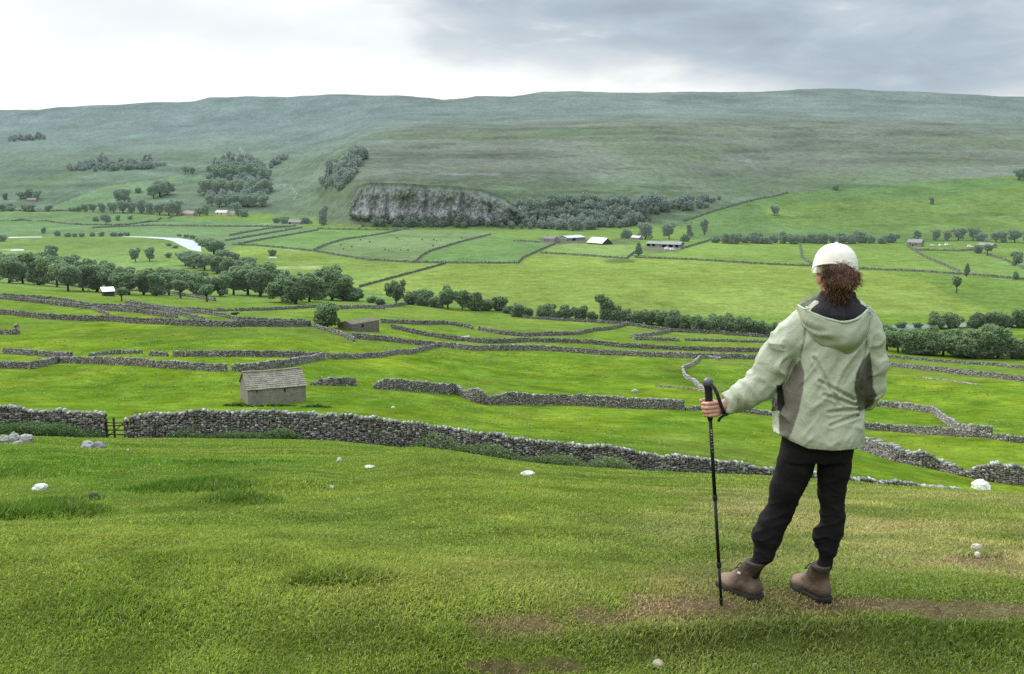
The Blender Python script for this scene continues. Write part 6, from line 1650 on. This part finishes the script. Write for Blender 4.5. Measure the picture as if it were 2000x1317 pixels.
    d_ -= .009 * sstep(1690, 1705, qx) * np.clip(1 - 2.4 * np.abs(vnoise(x * 14 + z * 5, y * 8, z * 16 - x * 7, seed=106)), -.2, 1)
    d_ += .0016 * fbm(x * 46, y * 46, z * 46, seed=107, octaves=3)
    # pinched waist folds pointing at the right hip
    for k, (aa, bb) in enumerate((((1610, 772), (1672, 792)), ((1618, 806), (1674, 800)), ((1600, 745), (1668, 780)), ((1622, 832), (1675, 812)), ((1590, 700), (1640, 790)))):
        vx, vy = bb[0] - aa[0], bb[1] - aa[1]; t = np.clip(((qx - aa[0]) * vx + (qy - aa[1]) * vy) / (vx * vx + vy * vy), 0, 1)
        dd = np.hypot(qx - aa[0] - t * vx, qy - aa[1] - t * vy)
        d_ += (.007 + .003 * t) * np.exp(-(dd / 3.0) ** 2) * (y < Y0P) - .004 * np.exp(-((dd - 6) / 3.5) ** 2) * (y < Y0P)
    # seams pressed in
    def seamd(line):
        r = np.full(qx.shape, 1e3)
        for a, b in zip(line[:-1], line[1:]):
            vx, vy = b[0] - a[0], b[1] - a[1]; t = np.clip(((qx - a[0]) * vx + (qy - a[1]) * vy) / (vx * vx + vy * vy), 0, 1)
            r = np.minimum(r, np.hypot(qx - a[0] - t * vx, qy - a[1] - t * vy))
        return r
    SEAMS = [[(1570, 600), (1574, 640), (1571, 665), (1562, 700)], [(1694, 640), (1690, 690), (1676, 740)]]
    for l in SEAMS: d_ += .006 * np.exp(-(seamd(l) / 2.0) ** 2) * (y < Y0P + .02)
    J.F[ix] = np.maximum(FB + d_, (qy - hem) * PX).astype(np.float32)
    gx, gy, gz = np.meshgrid(J.ax[0], J.ax[1], J.ax[2], indexing='ij', sparse=True)
    far_in = (gz < W(1600, 884)[2]) & (J.F < 0) & (gx < 9) & (gy < 9); J.F[far_in] = .05
    far_in = (gx < W(1411, 790)[0] - .004) & (gz < 9) & (J.F < 0) & (gy < 9); J.F[far_in] = .05
    PANELS = [[(1563,702),(1571,728),(1569,760),(1560,805),(1546,846),(1537,862),(1512,858),(1512,792),(1530,757),(1550,718)], [(1699,688),(1704,720),(1705,757),(1713,772),(1704,792),(1678,806),(1668,757),(1672,730),(1684,705)]]
    def jc(V):
        px, py = proj(V[:, 0], V[:, 1], V[:, 2]); y = V[:, 1]
        c = np.tile(np.array([.420, .428, .318]), (len(V), 1))
        b = fbm(V[:, 0] * 5, V[:, 1] * 5, V[:, 2] * 5, seed=110); c *= (1 + .06 * b)[:, None]
        for k, p in enumerate(PANELS):
            m = inside(p, px, py)
            c[m] = np.array([.165, .142, .118]) if k == 0 else np.array([.080, .074, .055])
        opn = inside([(1516,752),(1528,752),(1533,790),(1524,806),(1519,800)], px, py) | ((px < 1532) & (py > 745) & (y > Y0P + .03) & (px > 1500)); c[opn] = (.018, .017, .018)
        edge = (px < 1521.5) & (px > 1505) & (py > 803) & (py < 850); c[edge] = (.62, .64, .52)
        for l in SEAMS + [[(1501, 673), (1518, 675), (1537, 682), (1541, 682)], [(1526, 853), (1545, 858), (1579, 872), (1630, 876), (1676, 872)], [(1470, 708), (1500, 712)]]:
            r = np.full(len(V), 1e3)
            for a, b_ in zip(l[:-1], l[1:]):
                vx, vy = b_[0] - a[0], b_[1] - a[1]; t = np.clip(((px - a[0]) * vx + (py - a[1]) * vy) / (vx * vx + vy * vy), 0, 1)
                r = np.minimum(r, np.hypot(px - a[0] - t * vx, py - a[1] - t * vy))
            s_ = (np.exp(-(r / 1.5) ** 2) * (y < Y0P + .03))[:, None] * (.6 if l in SEAMS else .45)
            c = c * (1 - s_) + np.array([.07, .085, .05]) * s_
        return c
    JM = cloth('jacket_shell', True, rough=.62, bump=.22, scale=34, var=.07)
    jacket = J.mesh('jacket', JM, person, jc, 2, 1)
    # flap of the sleeve pocket
    fl = MB()
    f_pts = [(1502, 671), (1520, 674), (1540, 681), (1538, 687), (1520, 684), (1503, 679)]
    fv = [W(a, b, -.077) for a, b in f_pts] + [W(a, b, -.070) for a, b in f_pts]
    fl.add(fv, [(5, 4, 1, 0), (4, 3, 2, 1)] + [(i, (i + 1) % 6, 6 + (i + 1) % 6, 6 + i) for i in range(6)])
    me = mesh_data('pocket_flap', fl.v, fl.f); set_col(me, np.tile([.41, .435, .325], (12, 1))); obj('pocket_flap', me, JM, jacket)

    # ---- hood hanging open on the back
    rim = [(1557,597,.0),(1564,602,-.05),(1580,610,-.095),(1600,619,-.125),(1622,626,-.14),(1648,631,-.148),(1670,626,-.14),(1686,615,-.118),(1695,606,-.085),(1699,602,-.045)]
    foot = [(1560,612,-.03),(1570,634,-.085),(1586,656,-.110),(1606,674,-.118),(1630,686,-.120),(1655,690,-.120),(1674,680,-.116),(1688,660,-.108),(1697,636,-.08),(1703,615,-.045)]
    A = np.array([W(*p) for p in rim]); Bf = np.array([W(*p) for p in foot])
    def dens(P, m):
        s = np.linspace(0, len(P) - 1, m); return np.stack([pchip(np.arange(len(P)), P[:, k], s) for k in range(3)], 1)
    m = 60; A = dens(A, m); Bf = dens(Bf, m); rowsn = 16
    V, K = [], []
    for r in range(rowsn):
        f = r / (rowsn - 1)
        s = np.linspace(0, 1, m)
        bul = .020 * math.sin(math.pi * min(1, f * 1.05)) * np.sin(np.pi * s) ** .6
        P = A * (1 - f) + Bf * f; P[:, 1] -= bul; P[:, 2] -= .012 * math.sin(math.pi * f)
        w_ = .008 * fbm(s * 9 + f * 2, np.full(m, f * 4.0), seed=120) + .011 * (1 - 2 * np.abs(vnoise(s * 6 + f * 3, np.full(m, f * 1.5), seed=121))) * math.sin(math.pi * f)
        P[:, 1] -= w_; V.append(P)
        c = np.tile([.365, .378, .27], (m, 1)); c = c * (1 - .08 * math.sin(math.pi * f)); K.append(c)
    V = np.array(V).reshape(-1, 3); i = np.arange(rowsn - 1)[:, None]; j = np.arange(m - 1)[None]; a = i * m + j
    Q_ = np.stack([a, a + 1, a + m + 1, a + m], -1).reshape(-1, 4)
    me = mesh_np('hood', V, Q_, True); set_col(me, np.concatenate(K)); hood = obj('hood', me, JM, jacket)
    sm = hood.modifiers.new('thick', 'SOLIDIFY'); sm.thickness = .004; sm.offset = -1
    rm = MB(); rp = [Vector(p) + Vector((0, -.002, .003)) for p in A[::3]]
    rm.tube(rp, [.0042 + .0022 * abs(math.sin(k * 1.9)) for k in range(len(rp))], 8); me = mesh_data('hood_rim', rm.v, rm.f, True); set_col(me, np.tile([.43, .47, .345], (len(rm.v), 1))); obj('hood_rim', me, JM, hood)
    # stand-up collar wing at the left, olive on its outside
    wing = [[(1556,598,-.01),(1566,590,.0),(1582,580,.03),(1600,573,.055),(1614,570,.075)], [(1563,605,-.02),(1574,598,-.015),(1590,589,.01),(1606,582,.04),(1618,579,.06)]]
    wv = []
    for k in range(5):
        f = k / 4; P = np.array([W(*p) for p in wing[0]]) * (1 - f) + np.array([W(*p) for p in wing[1]]) * f; P = dens(P, 24); P[:, 1] -= .012 * math.sin(math.pi * f); P[:, 2] += .003 * np.sin(np.linspace(0, 9, 24)); wv.append(P)
    wv = np.array(wv).reshape(-1, 3); i = np.arange(4)[:, None]; j = np.arange(23)[None]; a = i * 24 + j
    me = mesh_np('collar', wv, np.stack([a, a + 1, a + 25, a + 24], -1).reshape(-1, 4), True)
    kc = np.tile([.20, .215, .13], (len(wv), 1)); kc[-48:] = (.50, .53, .42); kc[:24] = (.09, .10, .06); set_col(me, kc)
    wg = obj('collar', me, JM, jacket); sm = wg.modifiers.new('thick', 'SOLIDIFY'); sm.thickness = .005
    # dark fleece lining seen inside the hood
    Ln = Field(W(1545, 640, -.16) - [0, 0, .02], W(1712, 560, .12) + [0, 0, .02], .0045)
    Ln.loft([(W(0, p)[2], W(l, p)[0], W(r, p)[0], Y0P + yc, ry) for p, l, r, yc, ry in ((632,1596,1672,-.06,.080),(622,1580,1684,-.05,.088),(610,1570,1692,-.045,.090),(600,1576,1692,-.03,.085),(590,1590,1682,-.015,.08),(580,1602,1672,-.005,.074),(570,1606,1668,.0,.068))], .02, 2.1)
    ix, x, y, z = Ln.band()
    Ln.F[ix] += (.008 * (1 - 2 * np.abs(vnoise(x * 22, y * 12, z * 9, seed=130))) + .003 * fbm(x * 50, y * 50, z * 50, seed=131)).astype(np.float32)
    Ln.mesh('fleece_lining', cloth('fleece', False, (.014, .0115, .013), .95, .5, 120, .3, .1), jacket, smooth=1)
    # draw cords
    CORD = cloth('draw_cord', False, (.50, .54, .36), .7, .1)
    cm = MB(); cm.tube([W(1690, 600, -.07), W(1697, 598, -.085), W(1702, 603, -.09), W(1699, 610, -.095), W(1695, 607, -.09)], .0030, 6); cm.tube([W(1702, 604, -.09), W(1707, 609, -.088), W(1710, 616, -.085), W(1706, 618, -.088), W(1701, 612, -.09)], .0020, 6)
    cm.tube([W(1566, 600, -.06), W(1573, 604, -.09), W(1580, 603, -.10), W(1574, 599, -.08)], .0028, 6); cm.build('draw_cord', CORD, jacket, True)
    tg = MB(); tg.tube([W(1681, 592, -.08), W(1687, 596, -.085)], .005, 8); tg.build('cord_toggle', cloth('toggle', False, (.62, .64, .52), .5, .05), jacket, True)

    # ---- cap
    Cp = Field(hd - [.125, .125, .08], hd + [.125, .23, .16], .0030)
    cc = W(1631.5, 524, .01)
    Cp.loft([(cc[2] + dz, cc[0] - .0955 * q, cc[0] + .0955 * q, cc[1], .108 * q) for dz, q in ((-.05,1.0),(-.02,1.0),(.01,.985),(.035,.945),(.055,.88),(.072,.79),(.086,.67),(.097,.52),(.104,.36),(.108,.18),(.1095,.05))], .01, 2.15)
    sl, (x, y, z) = Cp.block(Cp.lo, Cp.lo + 9)
    qx, qy = proj(x, y, z)
    cut = cc[2] - .020 + .006 * (x - cc[0]) / .09 + .004 * np.sin((x - cc[0]) * 60)
    e = np.sqrt(((x - cc[0]) / .0955) ** 2 + ((y - cc[1]) / .108) ** 2 + ((z - cc[2]) / .108) ** 2)
    F = Cp.F[sl]; F = np.maximum(F, cut - z)
    arch = np.maximum(np.sqrt(((x - W(1638, 0)[0]) / .066) ** 2 + ((z - (cut + .0)) / .044) ** 2) - 1, (y - cc[1] + .03) * 10)
    F = np.maximum(F, -arch * .05)
    Cp.F[sl] = F
    def brim(x, y, z):
        X, Y = (x - cc[0] - .004) / .056, (y - cc[1] - .10) / .078
        return np.maximum(np.sqrt(X ** 2 + Y ** 2 + 1e-9) - 1, (np.abs(z - (cc[2] - .012 - .30 * ((x - cc[0]) ** 2) / .08 - .25 * np.maximum(0, y - cc[1] - .09))) - .003) * 12) * .05
    Cp.add(brim, cc - [.1, 0, .06], cc + [.1, .2, .03], .003)
    # panel seams and the sewn hem of the arch
    ang = np.arctan2(x - cc[0], -(y - cc[1]))
    seam = np.exp(-((((ang + .52) % 1.0472) - .5236) / .022) ** 2)
    Cp.F[sl] += (.0026 * seam + .0042 * fbm(x * 13, y * 13, z * 13, seed=133)).astype(np.float32)
    cap = Cp.mesh('cap', cloth('cap_cotton', False, (.78, .715, .615), .9, .25, 200, .06), person, smooth=1)
    st = MB(); aa = np.linspace(-1.0, 1.0, 22)
    st.tube([Vector((W(1638, 0)[0] + .067 * math.sin(a_ * 1.5), cc[1] - .108 * math.sqrt(max(.05, 1 - ((W(1638, 0)[0] + .067 * math.sin(a_ * 1.5) - cc[0]) / .0955) ** 2 - ((.046 * math.cos(a_ * 1.5) - .018) / .108) ** 2)) - .001, cc[2] - .018 + .046 * math.cos(a_ * 1.5))) for a_ in aa], .0028, 6)
    st.build('cap_band', cloth('cap_band_cotton', False, (.74, .64, .54), .85, .1, 200, .05), cap, True)
    bt = MB(); bt.tube([Vector(cc) + Vector((0, 0, .107)), Vector(cc) + Vector((0, 0, .1135)), Vector(cc) + Vector((0, 0, .115))], [.008, .0075, .003], 10); bt.build('button', cap.data.materials[0], cap, True)
    # ---- hair: gathered curls below the cap
    Hr = Field(W(1590, 610, -.16), W(1690, 500, .06), .0032)
    Hr.ell(W(1639, 540, -.066), (.056, .052, .052), .02); Hr.ell(W(1641, 551, -.088), (.054, .044, .040), .02); Hr.ell(W(1638, 530, -.075), (.052, .040, .034), .02)
    Hr.chain([(W(1640, 558, -.078), .050), (W(1638, 577, -.078), .035), (W(1640, 593, -.078), .018)], .02)
    Hr.ell(W(1666, 544, -.06), (.024, .04, .034), .02)
    ix, x, y, z = Hr.band()
    Hr.F[ix] += (.0065 * fbm(x * 42, y * 42, z * 26, seed=140) + .004 * vnoise(x * 130, y * 130, z * 40, seed=141)).astype(np.float32)
    def hc(V):
        n_ = vnoise(V[:, 0] * 90, V[:, 1] * 90, V[:, 2] * 25, seed=142); px, py = proj(V[:, 0], V[:, 1], V[:, 2])
        g = np.clip((px - 1600) / 90, 0, 1); c = np.array([.044, .022, .013]) * (1 + .5 * n_ + .8 * g)[:, None]  # highlight put into the colour: paler towards the right side
        lowr = sstep(560, 590, py)[:, None]; return c * (1 - .6 * lowr)
    HM = cloth('hair', True, rough=.5, bump=.5, scale=160, var=.3)
    hair = Hr.mesh('hair', HM, person, hc, 1)
    rg = np.random.default_rng(77); V0 = np.array([v.co[:] for v in hair.data.vertices]); N0 = np.array([v.normal[:] for v in hair.data.vertices])
    ok = np.nonzero(V0[:, 1] < Y0P + .0)[0]; pick = rg.choice(ok, 1900)
    sm_ = MB(); cols = []
    for q in pick:
        p = Vector(V0[q]); nrm = Vector(N0[q]).normalized(); t = nrm.cross(Vector((rg.normal(0, .8), rg.normal(0, .5), 1))).normalized(); t = t if t.z < 0 else -t
        t = (Vector((rg.normal(0, .6), 0, -1)) - nrm * nrm.dot(Vector((0, 0, -1)))).normalized()
        ln = rg.uniform(.012, .030); cu = Vector(rg.normal(0, 1, 3)) * .75
        pts = [p - nrm * .002, p + t * ln * .4 + nrm * (.004 + rg.random() * .005) + cu * .006, p + t * ln * .8 + nrm * (.002 + rg.random() * .004) + cu * .007, p + t * ln - nrm * rg.uniform(-.002, .004) + cu * .003]
        n0 = len(sm_.v); sm_.tube(pts, [.0008, .0008, .0006, .0003], 3, False)
        g = np.clip((proj(*p)[0] - 1600) / 90, 0, 1); c = np.array([.078, .037, .020]) * rg.lognormal(.1, .45) * (1 + 1.1 * g); cols += [c] * (len(sm_.v) - n0)  # strands carry the same painted highlight on the right
    me = mesh_data('hair_curls', sm_.v, sm_.f, True); set_col(me, np.clip(np.array(cols), 0, .6)); obj('hair_curls', me, HM, hair)
    return person

def LEG_L():
    return [(W(1564, 878, .0), .084), (W(1552, 913, .005), .081), (W(1538, 948, .015), .076), (W(1527, 990, .035), .064), (W(1511, 1018, .045), .067), (W(1500, 1053, .045), .060), (W(1490, 1085, .045), .044), (W(1478, 1101, .048), .030), (W(1475, 1122, .05), .022)]
def LEG_R():
    return [(W(1631, 878, .0), .078), (W(1629, 913, .0), .074), (W(1625, 961, .01), .062), (W(1626, 1005, .02), .057), (W(1623, 1036, .025), .057), (W(1617, 1073, .035), .048), (W(1610, 1100, .045), .032), (W(1605, 1122, .05), .024)]
make_person()

def make_pole():
    root = empty('trekking_pole', PB); tag(root, 'black trekking pole planted in the turf, held in the left hand of the walker', 'walking pole')
    O = Vector(PB)
    BLK = surf_mat('black_aluminium', (.007, .007, .0075), .2, 20, rough=.5, spec=.3); GRIP = surf_mat('black_grip', (.016, .015, .015), .2, 60, rough=.7); GREY = surf_mat('grip_cap', (.07, .072, .078), .1, 30, rough=.35, spec=.6)
    P = lambda py: Vector(pole_at(py)) - O
    A = Vector(ax)
    m = MB(); m.tube([P(800), P(900), P(975)], .0085, 12); m.build('upper_shaft', BLK, root, True)
    m = MB(); m.tube([P(970), P(1105)], .0076, 12); m.build('middle_shaft', BLK, root, True)
    m = MB(); m.tube([P(1100), P(1168)], .0066, 12); m.tube([P(1168), P(1172), P(1181), Vector((0, 0, -.012))], [.0095, .0085, .006, .003], 10); m.build('lower_shaft', BLK, root, True)
    for q in (972, 1103):
        m = MB(); m.tube([P(q - 5), P(q - 4), P(q + 5), P(q + 6)], [.0085, .0115, .0110, .0085], 12); m.build('clamp', GRIP, root, True)
    m = MB(); a, b = P(746), P(822)
    pts = [a + (b - a) * f for f in np.linspace(0, 1, 14)]
    m.tube(pts, [.0215, .0205, .0185, .0175, .0170, .0172, .0168, .0160, .0158, .0154, .0150, .0142, .0128, .0100], 14); grip = m.build('grip', GRIP, root, True)
    m = MB(); pts = [P(752) + A * z for z in (-.004, .006, .016, .024, .030, .033)]
    m.tube(pts, [.0225, .0235, .0230, .0195, .0130, .0050], 14); m.build('grip_cap', GREY, grip, True)
    m = MB()
    def SV(px, py, dy): return Vector(W(px, py, dy)) - O
    def ribbon(pts, w):
        n0 = len(m.v); vs = []
        for k, p in enumerate(pts):
            t = (pts[min(k + 1, len(pts) - 1)] - pts[max(k - 1, 0)]).normalized(); s = t.cross(Vector((0, 1, 0))).normalized()
            vs += [p - s * w, p + s * w, p + s * w + Vector((0, .003, 0)), p - s * w + Vector((0, .003, 0))]
        fs = []
        for k in range(len(pts) - 1):
            for q in range(4): fs.append((k * 4 + q, k * 4 + (q + 1) % 4, k * 4 + 4 + (q + 1) % 4, k * 4 + 4 + q))
        fs += [(0, 1, 2, 3), tuple(len(vs) - 4 + q for q in (3, 2, 1, 0))]
        m.add(vs, fs)
    ribbon([SV(1388, 752, .018), SV(1395, 758, .005), SV(1401, 770, -.008), SV(1405, 782, -.012), SV(1409, 794, -.012), SV(1413, 805, -.006), SV(1416, 811, .01)], .0078)
    ribbon([SV(1421, 809, .0), SV(1413, 812, -.008), SV(1406, 818, -.006), SV(1403, 824, .0)], .0060)
    m.build('wrist_strap', GRIP, root)
    # worn white lettering down the upper shaft, too small to read
    mk = MB(); WH = surf_mat('white_print', (.75, .75, .75), .05, 10)
    S_ = Vector(side); Nn = Vector(near_)
    for k, (py, wd, hh) in enumerate([(840, .006, .0022), (844, .0035, .004), (849, .006, .002), (855, .004, .0015), (862, .005, .0015), (868, .003, .0015), (875, .005, .0015), (882, .004, .0012)]):
        c = P(py) + Nn * .0088 + S_ * (.001 if k % 2 else -.001)
        mk.add([c - S_ * wd / 2 - A * hh / 2, c + S_ * wd / 2 - A * hh / 2 + A * .001, c + S_ * wd / 2 + A * hh / 2 + A * .001, c - S_ * wd / 2 + A * hh / 2], [(0, 1, 2, 3)])
    mk.build('printed_marks', WH, root)
make_pole()
